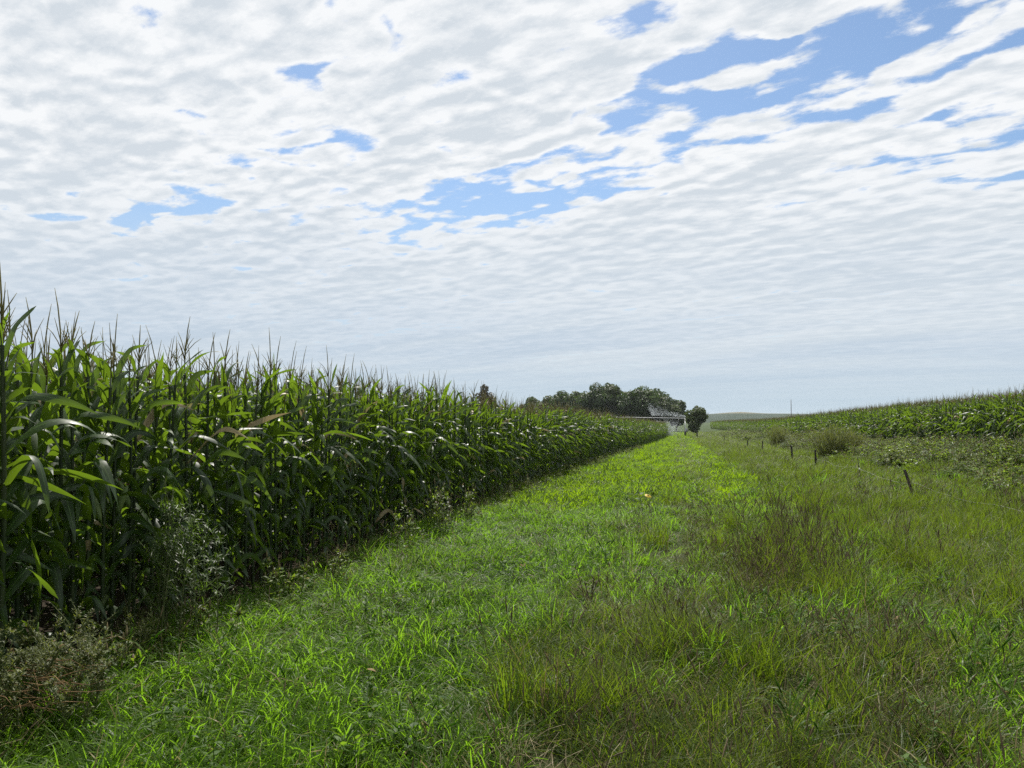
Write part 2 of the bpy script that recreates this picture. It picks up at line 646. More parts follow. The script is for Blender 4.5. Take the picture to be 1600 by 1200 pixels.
def build_hills():
    m, k = new_mat('far_pasture')
    pos = k.n('ShaderNodeNewGeometry').outputs['Position']
    a = k.noise(k.mapping(pos, scale=(1, 0.35, 1)), 0.006, 4, 0.55)
    b = k.noise(pos, 0.05, 4, 0.6)
    sp = k.n('ShaderNodeSeparateXYZ')
    k.put(sp.inputs[0], pos)
    col = k.mix(k.rng(a, 0.4, 0.6), (0.014, 0.030, 0.016), (0.024, 0.040, 0.022))
    col = k.mix(k.m('MULTIPLY', k.rng(b, 0.52, 0.62), 0.6), col, (0.03, 0.05, 0.02))
    col = k.mix(k.rng(sp.outputs[2], 9.6, 11.6), col, (0.13, 0.12, 0.075))
    p = k.n('ShaderNodeBsdfPrincipled')
    k.put(p.inputs['Base Color'], col)
    p.inputs['Roughness'].default_value = 0.95
    p.inputs['Specular IOR Level'].default_value = 0.1
    k.put(k.n('ShaderNodeOutputMaterial').inputs[0], p.outputs[0])
    n, q = 220, 26
    t = np.linspace(-0.95, 0.95, n)                     # bearing from the rows, to the right
    d = np.linspace(0, 1, q)
    T, D = np.meshgrid(t, d, indexing='ij')
    dist = 620 + 1500 * D
    ridge = 7.2 + 1.2 * np.sin(T * 9 + 1) + 0.8 * np.sin(T * 23) + 3.4 * np.exp(-((T - 0.078) / 0.022) ** 2) + 1.5 * np.exp(-((T - 0.14) / 0.05) ** 2)
    prof = smooth(D / 0.55) * (1 - 0.35 * smooth((D - 0.6) / 0.4))
    Z = -2.6 + (ridge + 2.6 + 1.8) * prof + 0.35 * vnoise(T * 300, D * 60, 1.0, 5) * prof
    X, Y = np.sin(T) * dist, np.cos(T) * dist
    V = np.stack([X, Y, Z], -1).reshape(-1, 3)
    i = np.arange(n * q).reshape(n, q)
    F = np.stack([i[:-1, :-1], i[1:, :-1], i[1:, 1:], i[:-1, 1:]], -1).reshape(-1, 4)
    me = bpy.data.meshes.new('hill')
    me.from_pydata(V.tolist(), [], F.tolist())
    me.polygons.foreach_set('use_smooth', np.ones(len(F), dtype=bool))
    me.materials.append(m)
    tag(link('hill', me), None, kind='structure')


build_hills()

# ------------------------------------------------------------------ corn
M_CORN = leaf_mat('corn_leaf', (0.009, 0.026, 0.005), (0.024, 0.054, 0.008), dry=(0.30, 0.24, 0.12), dry_at=(0.965, 0.985), trans=(0.20, 0.33, 0.018),
                  tmix=0.36, rough=0.44, spec=0.42, rib=(0.06, 0.11, 0.025), patch_scale=0.6, shade_var=0.25)
M_STALK = plain_mat('corn_stalk', (0.012, 0.026, 0.006), (0.030, 0.044, 0.011), 14, 0.5, (1, 1, 0.2))
M_TASSEL = plain_mat('corn_tassel', (0.105, 0.088, 0.030), (0.21, 0.185, 0.062), 30, 0.8)
M_HUSK = plain_mat('corn_husk', (0.085, 0.135, 0.035), (0.15, 0.20, 0.06), 22, 0.55, (1, 1, 0.15))
M_SILK = plain_mat('corn_silk', (0.05, 0.025, 0.012), (0.11, 0.055, 0.025), 60, 0.8)


def corn_leaf(rs, L, w, az, a0, bend, droop):
    mb = MB()
    n = 13
    kink = rs.uniform(0.28, 0.72) if droop > 0.45 else None
    pts, side, nor, wid = blade(L, w, az, a0, bend, 1.0 + droop, n, rs.normal(0, 1.3), 2.4, 0.5, kink)
    ph, fr = rs.uniform(0, 6.28), rs.uniform(5, 9)
    amp = w * rs.uniform(0.05, 0.16)
    lift = []
    for i in range(n):
        t = i / (n - 1)
        v = 0.34 * wid[i] * (1 - 0.5 * t)
        lift.append((v + amp * math.sin(fr * t + ph), v + amp * math.sin(fr * t * 1.13 + ph + 2.1)))
    lift[0] = lift[-1] = (0.0, 0.0)
    mb.ribbon(pts, side, wid, rs.uniform(0, 1), 0, nor, lift)
    return mb


def corn_proto(seed):
    """parts of one plant: [(name, MB, material index)], leaf meshes in place"""
    rs = np.random.default_rng(seed)
    H = rs.uniform(1.98, 2.16)
    lean = rs.uniform(-0.05, 0.05, 2)
    sway = rs.uniform(-0.02, 0.02, 2)

    def axis_at(z):
        t = z / H
        return np.array([lean[0] * t * t + sway[0] * math.sin(3 * t), lean[1] * t * t + sway[1] * math.sin(3 * t), z])
    parts = []
    st = MB()
    zs = np.linspace(-0.05, H, 9)
    st.tube([axis_at(z) for z in zs], [0.0145 - 0.0085 * max(z, 0) / H for z in zs], 6)
    parts.append(('stalk', st, 1))
    nl = int(rs.integers(18, 22))
    az = rs.uniform(0, 6.28)
    for i in range(nl):
        t = i / (nl - 1)
        z = 0.16 + (H - 0.24) * t ** 0.94
        az += math.pi + rs.normal(0, 0.34)
        mid = math.exp(-((t - 0.5) / 0.36) ** 2)
        L = 0.36 + 0.36 * mid + rs.normal(0, 0.05)
        if t > 0.8:
            L = rs.uniform(0.28, 0.46)
        w = (0.050 + 0.032 * mid) * rs.uniform(0.88, 1.12)
        up = smooth((t - 0.45) / 0.5)
        a0 = R(rs.uniform(24, 42)) * (1 - up) + R(rs.uniform(8, 24)) * up
        bend = R(rs.uniform(85, 160)) * (1 - up) + R(rs.uniform(8, 105)) * up
        lf = corn_leaf(rs, L, w, az, a0, bend, rs.uniform(0.2, 1.0) if t > 0.75 else rs.uniform(0.3, 1.6))
        M = Matrix.Translation(axis_at(z))
        lf2 = MB()
        lf2.merge(lf, M)
        parts.append(('leaf', lf2, 0))
        # the sheath that wraps the stalk below the leaf
        st.tube([axis_at(z - 0.14), axis_at(z - 0.05), axis_at(z + 0.004)], [0.0135 - 0.006 * t, 0.0165 - 0.006 * t, 0.0185 - 0.006 * t], 6, cap=False)
    ta = MB()
    top = axis_at(H)
    tl = rs.uniform(0.34, 0.56)
    tilt = rs.normal(0, 0.10, 2)
    ta.tube([top + np.array([tilt[0] * q * q * tl, tilt[1] * q * q * tl, q * tl]) for q in (0, 0.4, 0.75, 1)], [0.0055, 0.005, 0.0042, 0.0015], 4)
    for i in range(int(rs.integers(5, 9))):
        a, b0 = rs.uniform(0, 6.28), R(rs.uniform(8, 26))
        p, sd, nn, ww = blade(rs.uniform(0.12, 0.22), 0.008, a, b0, R(rs.uniform(0, 40)), 1.2, 4)
        ta.tube(p + top + np.array([0, 0, rs.uniform(0.03, 0.12)]), [0.0032, 0.0032, 0.0028, 0.0012], 4)
    parts.append(('tassel', ta, 2))
    ze = rs.uniform(0.92, 1.15)
    a = rs.uniform(0, 6.28)
    ed = np.array([math.cos(a) * 0.34, math.sin(a) * 0.34, 0.94])
    o = axis_at(ze) + 0.014 * np.array([math.cos(a), math.sin(a), 0])
    ear = MB()
    ear.tube([o + ed * q for q in (0, 0.05, 0.12, 0.19, 0.235)], [0.012, 0.026, 0.029, 0.020, 0.007], 8)
    parts.append(('ear', ear, 3))
    sk = MB()
    for i in range(6):
        p, sd, nn, ww = blade(0.07, 0.006, rs.uniform(0, 6.28), R(20), R(120), 1.2, 4)
        sk.ribbon(p + o + ed * 0.23, sd, ww + 0.001, 0.5)
    parts.append(('silk', sk, 4))
    return parts


CORN_MATS = [M_CORN, M_STALK, M_TASSEL, M_HUSK, M_SILK]
CORN = [corn_proto(40 + i) for i in range(14)]
CORN_PART_MESH = [[(nm, mb.mesh('corn_' + nm, [CORN_MATS[mi]])) for nm, mb, mi in parts] for parts in CORN]


def corn_joined(parts, i):
    mb = MB()
    for nm, p, mi in parts:
        mb.merge(p, None, mi)
    return mb.mesh('corn_plant_whole', CORN_MATS)


CORN_WHOLE = [corn_joined(p, i) for i, p in enumerate(CORN)]


def bend_edge(y):
    return 0.026 * max(0.0, y - 6.0) if y < 130 else 0.026 * 124


def corn_rows():
    """every plant: (x, y, side, row, rz, scale, proto)"""
    rs = np.random.default_rng(5)
    out = []
    for side, x0, sg, rows, ya, yb in (('left', -4.45, -1, 11, 1.2, 150), ('right', 11.6, 1, 18, 12, 260)):
        for r in range(rows):
            y = ya + rs.uniform(0, 0.2)
            while y < yb:
                if not (side == 'left' and r > 6 and y > 70) and not (side == 'right' and (r > 11 and y > 90 or r > 7 and y > 150)):
                    x = x0 + sg * 0.76 * r + rs.normal(0, 0.025) + (bend_edge(y) if side == 'left' else 0.0)
                    f, o = view_of(x, y)
                    px = 800 + 1186 * o / max(f, 0.2)
                    if f > 0.6 and -330 - 1500 / f < px < 1930 + 1500 / f and rs.random() > 0.03:
                        grow = 1.035 - 0.075 * float(smooth((y - 5) / 17)) + 0.04 * float(vnoise(x, y, 0.3, 9)) + rs.normal(0, 0.03)
                        if rs.random() < 0.04:
                            grow *= rs.uniform(0.75, 0.92)
                        out.append((x, y, side, r, rs.uniform(0, 6.28), grow, int(rs.integers(0, 14)), f, px))
                y += 0.15 * rs.uniform(0.8, 1.2) * (1.0 if y < 60 else 1.25 if y < 150 else 1.9)
    for px, ex, s in ((10, -4.15, 1.12),):
        x, y = on(px, at_x(px, ex))
        f, o = view_of(x, y)
        out.append((x, y, 'left', 0, 1.0, s, 3, f, px))
    return out


PLANTS = corn_rows()


def showing(p):
    x, y, side, r, rz, s, i, f, px = p
    if not (-10 < px < 1610) or f > 60:
        return 0.0
    hidden = {('left', 0): 1.0, ('left', 1): 0.45, ('left', 2): 0.2}.get((side, r), 0.0) if side == 'left' else {0: 0.55, 1: 0.2}.get(r, 0.0)
    return hidden / f ** 1.15


ORDER = sorted(range(len(PLANTS)), key=lambda i: -showing(PLANTS[i]))
SINGLE = set(ORDER[:300])


def corn_label(p):
    x, y, side, r, rz, s, i, f, px = p
    if side == 'right':
        return ('corn plant on the rising edge of the right hand field, behind the weedy bank', 'corn plants edging the right hand field')
    if r == 0:
        for lim, where, grp in ((16, 'tallest corn plant, cut by the left photo edge, its tassel highest of all', None),
                                (60, 'front row corn plant directly behind the olive feathery mound', 'front row corn behind the mound'),
                                (150, 'front row corn plant behind the dead straw heap', 'front row corn behind the straw'),
                                (240, 'front row corn plant between the straw heap and the tall weed', 'front row corn before the tall weed'),
                                (360, 'front row corn plant standing right behind the tall narrow leaved weed', 'front row corn at the tall weed'),
                                (440, 'front row corn plant between the tall weed and the small pale weed', 'front row corn after the tall weed'),
                                (530, 'front row corn plant behind the small pale leafy weeds', 'front row corn at the pale weeds'),
                                (610, 'front row corn plant with a dark bare foot left of the leafy clump', 'front row corn with dark feet'),
                                (665, 'front row corn plant behind the left end of the leafy weed clump', 'front row corn at the clump, first stretch'),
                                (712, 'front row corn plant behind the tallest bushy weed of the clump', 'front row corn at the clump, middle'),
                                (760, 'front row corn plant behind the right end of the leafy weed clump', 'front row corn at the clump, last stretch'),
                                (800, 'front row corn plant just beyond the leafy weed clump', 'front row corn beyond the clump'),
                                (840, 'front row corn plant under the left end of the distant grove', 'front row corn below the low trees'),
                                (9999, 'front row corn plant far off, under the tall trees of the grove', 'front row corn below the tall trees')):
            if px < lim and (lim > 16 or s > 1.095):
                return where, grp
    row = ('front', 'second', 'third')[r]
    zone, g = (('behind the olive mound and straw', 'left') if px < 220 else ('behind the tall narrow leaved weed', 'middle') if px < 420 else ('behind the bare dark feet of the front row', 'right') if px < 610 else ('behind the leafy weed clump', 'far'))
    return (f'{row} row corn plant {zone}', f'{row} row corn, {g} stretch')


for i in sorted(SINGLE):
    p = PLANTS[i]
    x, y, side, r, rz, s, pi, f, px = p
    lab, grp = corn_label(p)
    root = thing('corn_plant', lab, 'corn plant', (x, y, landz(x, y)), rz, grp)
    root.scale = (s, s, s)
    for nm, me in CORN_PART_MESH[pi]:
        link(nm, me, root)

rest = [p for i, p in enumerate(PLANTS) if i not in SINGLE]
P = np.array([(p[0], p[1], landz(p[0], p[1])) for p in rest])
rot = np.array([(RNG.normal(0, 0.03), RNG.normal(0, 0.03), p[4]) for p in rest])
scl = np.array([(p[5],) * 3 for p in rest])
scatter('corn_crop', 'dense rows of tall green corn filling both fields beside the grass lane', 'corn', CORN_WHOLE, P, rot, scl, np.array([p[6] for p in rest]))

# ------------------------------------------------------------------ grass
M_LUSH = leaf_mat('lush_grass', (0.036, 0.078, 0.006), (0.080, 0.132, 0.012), dry=(0.27, 0.22, 0.10), dry_at=(0.96, 0.98), trans=(0.23, 0.45, 0.018),
                  tmix=0.50, rough=0.44, spec=0.16, patch=0.5, patch_col=(0.030, 0.064, 0.008), patch_scale=0.5)
M_OLIVE = leaf_mat('tall_grass', (0.018, 0.042, 0.004), (0.055, 0.088, 0.007), dry=(0.24, 0.18, 0.075), dry_at=(0.93, 0.96), trans=(0.21, 0.32, 0.012),
                   tmix=0.38, rough=0.48, spec=0.2, patch=0.85, patch_col=(0.105, 0.130, 0.010), patch_scale=0.6, tip=(0.058, 0.074, 0.012))
M_STRAW = leaf_mat('dry_grass', (0.20, 0.16, 0.085), (0.36, 0.30, 0.18), trans=(0.25, 0.20, 0.10), tmix=0.2, rough=0.6, spec=0.3)
M_LUSH_FAR = leaf_mat('lane_grass', (0.034, 0.070, 0.004), (0.074, 0.122, 0.008), trans=(0.28, 0.46, 0.006), tmix=0.48, rough=0.6, spec=0.08, patch=0.5, patch_col=(0.030, 0.064, 0.006), patch_scale=0.35)
M_HEAD = plain_mat('seed_head', (0.060, 0.045, 0.020), (0.125, 0.095, 0.042), 40, 0.85)


def tuft(seed, n, L, w, a0, bend, radius, segs=5, stems=0, stem_len=(0.5, 0.8), pw=1.5, mats=(None, None)):
    rs = np.random.default_rng(seed)
    mb = MB()
    for i in range(n):
        az = rs.uniform(0, 6.28)
        rr, ra = radius * math.sqrt(rs.random()), rs.uniform(0, 6.28)
        p, sd, nn, ww = blade(rs.uniform(*L), rs.uniform(*w), az, R(rs.uniform(*a0)), R(rs.uniform(*bend)), pw, segs, rs.uniform(-0.9, 0.9), 1.9, 0.7)
        mb.ribbon(p + np.array([rr * math.cos(ra), rr * math.sin(ra), -0.01]), sd, ww, rs.random())
    for i in range(stems):
        az = rs.uniform(0, 6.28)
        rr, ra = radius * math.sqrt(rs.random()), rs.uniform(0, 6.28)
        p, sd, nn, ww = blade(rs.uniform(*stem_len), 0.003, az, R(rs.uniform(2, 14)), R(rs.uniform(4, 28)), 1.6, 5)
        off = np.array([rr * math.cos(ra), rr * math.sin(ra), 0])
        mb.tube(p + off, [0.0016, 0.0015, 0.0014, 0.0012, 0.001], 3, cap=False, mi=1)
        hd = [p[3] * 0.4 + p[4] * 0.6 + off, p[4] * 0.92 + p[3] * 0.08 + off, p[4] + off, p[4] + (p[4] - p[3]) * 0.3 + off]
        mb.tube(hd, [0.0015, 0.0045, 0.004, 0.0012], 4, cap=False, mi=1)
    return mb


def protos(name, count, mats, **kw):
    return [tuft(900 + 31 * i + len(name) * 7, **kw).mesh(name, mats) for i in range(count)]


LUSH = protos('lush_tuft', 9, [M_LUSH], n=40, L=(0.10, 0.31), w=(0.0045, 0.0115), a0=(4, 40), bend=(45, 140), radius=0.115)
LUSH_FAR = protos('lush_tuft_far', 5, [M_LUSH_FAR], n=44, L=(0.12, 0.24), w=(0.012, 0.020), a0=(6, 50), bend=(30, 100), radius=0.16, segs=4)
OLIVE = protos('tall_tuft', 7, [M_OLIVE, M_HEAD], n=40, L=(0.18, 0.46), w=(0.0032, 0.0070), a0=(2, 28), bend=(14, 75), radius=0.10)
OLIVE += protos('stemmy_tuft', 3, [M_OLIVE, M_HEAD], n=26, L=(0.2, 0.44), w=(0.003, 0.006), a0=(2, 24), bend=(14, 62), radius=0.10, stems=5, stem_len=(0.38, 0.60))
OLIVE_FAR = protos('tall_tuft_far', 7, [M_OLIVE, M_HEAD], n=50, L=(0.18, 0.40), w=(0.007, 0.012), a0=(2, 30), bend=(12, 65), radius=0.17, segs=4)
OLIVE_FAR += protos('stemmy_tuft_far', 3, [M_OLIVE, M_HEAD], n=40, L=(0.18, 0.40), w=(0.007, 0.012), a0=(2, 30), bend=(12, 65), radius=0.17, segs=4, stems=6, stem_len=(0.34, 0.50))
STRAW = protos('dry_tuft', 6, [M_STRAW, M_HEAD], n=18, L=(0.14, 0.38), w=(0.0022, 0.005), a0=(5, 70), bend=(10, 90), radius=0.11, stems=2, stem_len=(0.3, 0.5))


def lane(x, y):
    """share of lush short grass (the rest is tall olive grass) over the lane and the verge"""
    f, o = view_of(x, y)
    n1 = vnoise(x, y, 0.55, 11) * 0.6 + vnoise(x, y, 1.4, 12) * 0.4
    far = smooth((y - 10) / 5)
    edge = -0.9 + 0.9 * n1
    near_share = smooth((edge + 0.35 - x) / 0.7)
    ridge = np.exp(-((x - 0.55) / (0.55 + 0.25 * n1)) ** 2) * 0.75
    far_share = smooth((2.35 + 0.35 * n1 - x) / 0.4) * (1 - ridge)
    share = near_share * (1 - far) + far_share * far
    streak = np.exp(-((x - 2.3 - 0.15 * vnoise(x * 0, y, 0.4, 14)) / 0.23) ** 2) * (0.75 + 0.45 * vnoise(x, y, 0.8, 13))
    share = np.maximum(share, np.clip(streak, 0, 1))
    mix = 0.62 * smooth((vnoise(x, y, 0.8, 15) + 0.40) / 0.6) * smooth((3.6 - x) / 1.5) * (1 - far) + 0.12 * far * smooth((vnoise(x, y, 0.35, 16)) / 0.5)
    share = np.maximum(share, mix)
    return np.clip(share, 0, 1)


def sow(bands, seed):
    """random ground points inside the view (with a wide margin), thinner with distance"""
    rs = np.random.default_rng(seed)
    out = []
    for f0, f1, dens in bands:
        wide = 0.80
        area = (f1 - f0) * ((f0 + f1) * wide + 4)
        n = int(area * dens)
        f = rs.uniform(f0, f1, n)
        keep = rs.random(n) < (f * 2 * wide + 4) / (f1 * 2 * wide + 4)
        n2 = int(n * (f1 * 2 * wide + 4) / ((f0 + f1) * wide + 4))
        f = rs.uniform(f0, f1, n2)
        f = f[rs.random(n2) < (f * 2 * wide + 4) / (f1 * 2 * wide + 4)]
        o = rs.uniform(-1, 1, len(f)) * (f * wide + 2)
        x, y = o * CX - f * SX, o * SX + f * CX
        out.append(np.stack([x, y, f], 1))
    return np.concatenate(out)


def place(A, rs, tilt, smin, smax, grow, hgrow):
    n = len(A)
    P = np.stack([A[:, 0], A[:, 1], land(A[:, 0], A[:, 1])], 1)
    rot = np.stack([rs.normal(0, tilt, n), rs.normal(0, tilt, n), rs.uniform(0, 6.28, n)], 1)
    s = rs.uniform(smin, smax, n)
    sx = s * (1 + A[:, 2] / grow)
    sz = s * (1 + A[:, 2] / hgrow)
    return P, rot, np.stack([sx, sx, sz], 1)


BANDS_N = [(0.8, 3, 70), (3, 6, 85), (6, 10, 70), (10, 15, 46)]
BANDS_F = [(14, 24, 20), (24, 48, 9), (48, 100, 4.5), (100, 150, 2.4)]
rs = np.random.default_rng(21)
A = np.concatenate([sow(BANDS_N, 22)])
B = np.concatenate([sow(BANDS_F, 23)])


def edge_x(y):
    return -4.35 + 0.026 * np.clip(y - 6, 0, 124)


def in_lane(Q, right=11.4):
    return (Q[:, 0] > edge_x(Q[:, 1])) & (Q[:, 0] < right)


# lush short grass
def lush_of(Q, pr, name, label, smin, smax, grow, hgrow, seed):
    r = np.random.default_rng(seed)
    Q = Q[in_lane(Q)]
    Q = Q[r.random(len(Q)) < 0.06 + 0.94 * lane(Q[:, 0], Q[:, 1])]
    P, rot, sc = place(Q, r, 0.10, smin, smax, grow, hgrow)
    lum = 0.95 + 0.42 * vnoise(Q[:, 0], Q[:, 1], 1.0, 31) + 0.25 * vnoise(Q[:, 0], Q[:, 1], 2.6, 32)
    lum = np.clip(lum, 0.35, 1.6)
    sc[:, 2] *= lum
    scatter(name, label, 'grass', pr, P, rot, sc, r.integers(0, len(pr), len(P)))


lush_of(A, LUSH, 'grass', 'lush bright green grass of the lane beside the corn', 0.75, 1.2, 60, 200, 41)
lush_of(B, LUSH_FAR, 'distant_grass', 'bright green grass of the lane farther off', 0.75, 1.15, 45, 160, 42)


def olive_of(Q, pr, name, label, smin, smax, grow, hgrow, seed):
    r = np.random.default_rng(seed)
    Q = Q[in_lane(Q)]
    Q = Q[r.random(len(Q)) < 0.02 + 0.98 * (1 - lane(Q[:, 0], Q[:, 1]))]
    clump = 0.66 + 0.55 * vnoise(Q[:, 0], Q[:, 1], 1.1, 51)
    Q = Q[r.random(len(Q)) < clump + 0.3 * (Q[:, 0] > 2.4)]
    P, rot, sc = place(Q, r, 0.10, smin, smax, grow, hgrow)
    h = 0.86 + 0.36 * vnoise(Q[:, 0], Q[:, 1], 0.7, 52) + 0.30 * vnoise(Q[:, 0], Q[:, 1], 2.0, 54) - 0.02 * smooth((Q[:, 0] - 2.8) / 1.5)
    h *= 0.62 + 0.38 * smooth((Q[:, 0] + 0.2 - 1.2 * smooth((Q[:, 1] - 12) / 8)) / 2.0)
    sc[:, 2] *= h
    stemmy = (0.9 * np.exp(-((Q[:, 0] - 1.0) / 1.0) ** 2 - ((Q[:, 1] - 10.5) / 3.5) ** 2) + 0.2 * smooth((vnoise(Q[:, 0], Q[:, 1], 0.5, 53) - 0.15) / 0.4)) > r.random(len(P))
    scatter(name, label, 'grass', pr, P, rot, sc, np.where(stemmy, r.integers(7, 10, len(P)), r.integers(0, 7, len(P))))


olive_of(A, OLIVE, 'tall_grass', 'olive green tall grass with brown seed stems on the right of the lane', 0.8, 1.25, 60, 300, 43)
olive_of(B, OLIVE_FAR, 'distant_tall_grass', 'olive tall grass between the lane and the fence farther off', 0.8, 1.2, 50, 300, 44)

# dry straw among it
r = np.random.default_rng(45)
Q = sow([(0.8, 3, 30), (3, 6, 26), (6, 10, 18), (10, 20, 6)], 46)
Q = Q[in_lane(Q, 7)]
band = np.exp(-((Q[:, 0] - 1.35) / 0.35) ** 2) + 0.8 * np.exp(-((Q[:, 0] + 0.55) / 0.35) ** 2) + 0.6 * np.exp(-((Q[:, 0] + 3.9) / 0.4) ** 2)
band = 0.05 + 0.75 * band * (0.5 + 0.7 * vnoise(Q[:, 0], Q[:, 1], 1.3, 47)) + 0.12 * (Q[:, 0] > 0)
Q = Q[r.random(len(Q)) < band]
P, rot, sc = place(Q, r, 0.25, 0.7, 1.15, 60, 200)
scatter('dry_grass', 'pale dry straw standing among the tall grass', 'grass', STRAW, P, rot, sc, r.integers(0, len(STRAW), len(P)))


# small broad-leaved plants and foxtails mixed into the lane
M_HERB = leaf_mat('herb_leaf', (0.030, 0.070, 0.010), (0.075, 0.130, 0.022), dry=(0.22, 0.15, 0.05), dry_at=(0.95, 0.98), trans=(0.22, 0.38, 0.02), tmix=0.40, rough=0.58, spec=0.2)


def herb_proto(seed):
    rs = np.random.default_rng(seed)
    mb = MB()
    for i in range(int(rs.integers(4, 8))):
        H = rs.uniform(0.10, 0.30)
        p, *_ = blade(H, 0.01, rs.uniform(0, 6.28), R(5), R(rs.uniform(10, 60)), 1.3, 5)
        o = np.array([rs.normal(0, 0.05), rs.normal(0, 0.05), -0.01])
        mb.tube(p + o, [0.002] * 5, 3, cap=False)
        for j in range(9):
            q = rs.uniform(0.25, 1) * 4
            k = min(int(q), 3)
            lp, sd, nn, ww = blade(rs.uniform(0.025, 0.055), rs.uniform(0.012, 0.028), rs.uniform(0, 6.28), R(rs.uniform(35, 80)), R(40), 1.2, 4, rs.uniform(-0.4, 0.4), 2.4, 0.3)
            mb.ribbon(lp + o + p[k] + (p[k + 1] - p[k]) * (q - k), sd, ww, rs.random())
    return mb.mesh('lane_herb', [M_HERB])


def foxtail_proto(seed):
    rs = np.random.default_rng(seed)
    mb = MB()
    for i in range(int(rs.integers(3, 6))):
        az = rs.uniform(0, 6.28)
        p, *_ = blade(rs.uniform(0.28, 0.46), 0.01, az, R(rs.uniform(3, 14)), R(rs.uniform(15, 75)), 2.0, 7)
        o = np.array([rs.normal(0, 0.04), rs.normal(0, 0.04), -0.01])
        mb.tube(p + o, [0.0014] * 7, 3, cap=False)
        mb.tube([p[5] + o, p[5] * 0.5 + p[6] * 0.5 + o, p[6] + o], [0.003, 0.005, 0.002], 5)
        for j in range(3):
            lp, sd, nn, ww = blade(rs.uniform(0.14, 0.24), 0.009, rs.uniform(0, 6.28), R(25), R(90), 1.3, 5, rs.uniform(-0.8, 0.8))
            mb.ribbon(lp + o + p[1 + j], sd, ww, rs.random())
    return mb.mesh('foxtail', [M_LUSH])


HERBS = [herb_proto(300 + i) for i in range(6)] + [foxtail_proto(320 + i) for i in range(5)]
r = np.random.default_rng(48)
Q = sow([(0.8, 3, 16), (3, 6, 14), (6, 10, 9), (10, 22, 4)], 49)
Q = Q[in_lane(Q, 8)]
Q = Q[r.random(len(Q)) < 0.35 + 0.6 * vnoise(Q[:, 0], Q[:, 1], 0.9, 55)]
P, rot, sc = place(Q, r, 0.1, 0.8, 1.3, 60, 200)
fox = (r.random(len(P)) < 0.45 + 0.4 * vnoise(Q[:, 0], Q[:, 1], 0.6, 56))
scatter('lane_herbs', 'small broad leaved herbs and foxtails mixed into the grass of the lane', 'herbs', HERBS, P, rot, sc, np.where(fox, r.integers(6, 11, len(P)), r.integers(0, 6, len(P))))


# stout upright clumps that stand out of the rough grass and cast their own shade
CLUMPS = protos('grass_clump', 6, [M_OLIVE, M_HEAD], n=120, L=(0.22, 0.58), w=(0.0035, 0.0085), a0=(2, 22), bend=(12, 62), radius=0.15, stems=4, stem_len=(0.45, 0.65))
CLUMPS += protos('green_clump', 5, [M_LUSH, M_HEAD], n=90, L=(0.18, 0.44), w=(0.005, 0.011), a0=(3, 28), bend=(25, 95), radius=0.15)
r = np.random.default_rng(57)
Q = sow([(1.2, 3, 5), (3, 6, 4.5), (6, 10, 3.5), (10, 22, 2.0), (22, 40, 0.8)], 58)
Q = Q[in_lane(Q, 7.5)]
share = 1 - lane(Q[:, 0], Q[:, 1])
Q = Q[r.random(len(Q)) < 0.16 + 0.75 * share * (0.55 + 0.8 * vnoise(Q[:, 0], Q[:, 1], 0.8, 59))]
P, rot, sc = place(Q, r, 0.08, 0.65, 1.15, 80, 300)
green = r.random(len(P)) < 0.35 + 0.75 * lane(Q[:, 0], Q[:, 1])
scatter('grass_clumps', 'stout upright clumps standing out of the rough grass', 'grass', CLUMPS, P, rot, sc, np.where(green, r.integers(6, 11, len(P)), r.integers(0, 6, len(P))))

# ------------------------------------------------------------------ weeds
M_WEED = leaf_mat('weed_leaf', (0.052, 0.095, 0.014), (0.115, 0.160, 0.028), dry=(0.17, 0.10, 0.045), dry_at=(0.96, 0.98), trans=(0.30, 0.44, 0.03), tmix=0.38, rough=0.5, spec=0.25,
                  patch=0.5, patch_col=(0.085, 0.115, 0.030), patch_scale=0.5)
M_GREYWEED = leaf_mat('narrow_weed_leaf', (0.026, 0.054, 0.009), (0.058, 0.096, 0.018), trans=(0.18, 0.32, 0.025), tmix=0.3, rough=0.5)
M_KOCHIA = leaf_mat('feathery_weed_leaf', (0.048, 0.072, 0.010), (0.105, 0.122, 0.022), dry=(0.20, 0.12, 0.05), dry_at=(0.97, 0.99), trans=(0.24, 0.28, 0.04), tmix=0.34, rough=0.6)
M_STEM = plain_mat('weed_stem', (0.045, 0.070, 0.016), (0.090, 0.098, 0.030), 25, 0.7)
M_REDHEAD = plain_mat('weed_head', (0.095, 0.080, 0.035), (0.17, 0.135, 0.060), 40, 0.9)


def small_leaf(mb, rs, at, az, L, w, a0, bend, rnd=None, segs=4, mi=0):
    p, sd, nn, ww = blade(L, w, az, a0, bend, 1.2, segs, rs.uniform(-0.6, 0.6), 2.2, 0.35)
    mb.ribbon(p + at, sd, ww, rs.random() if rnd is None else rnd, mi)


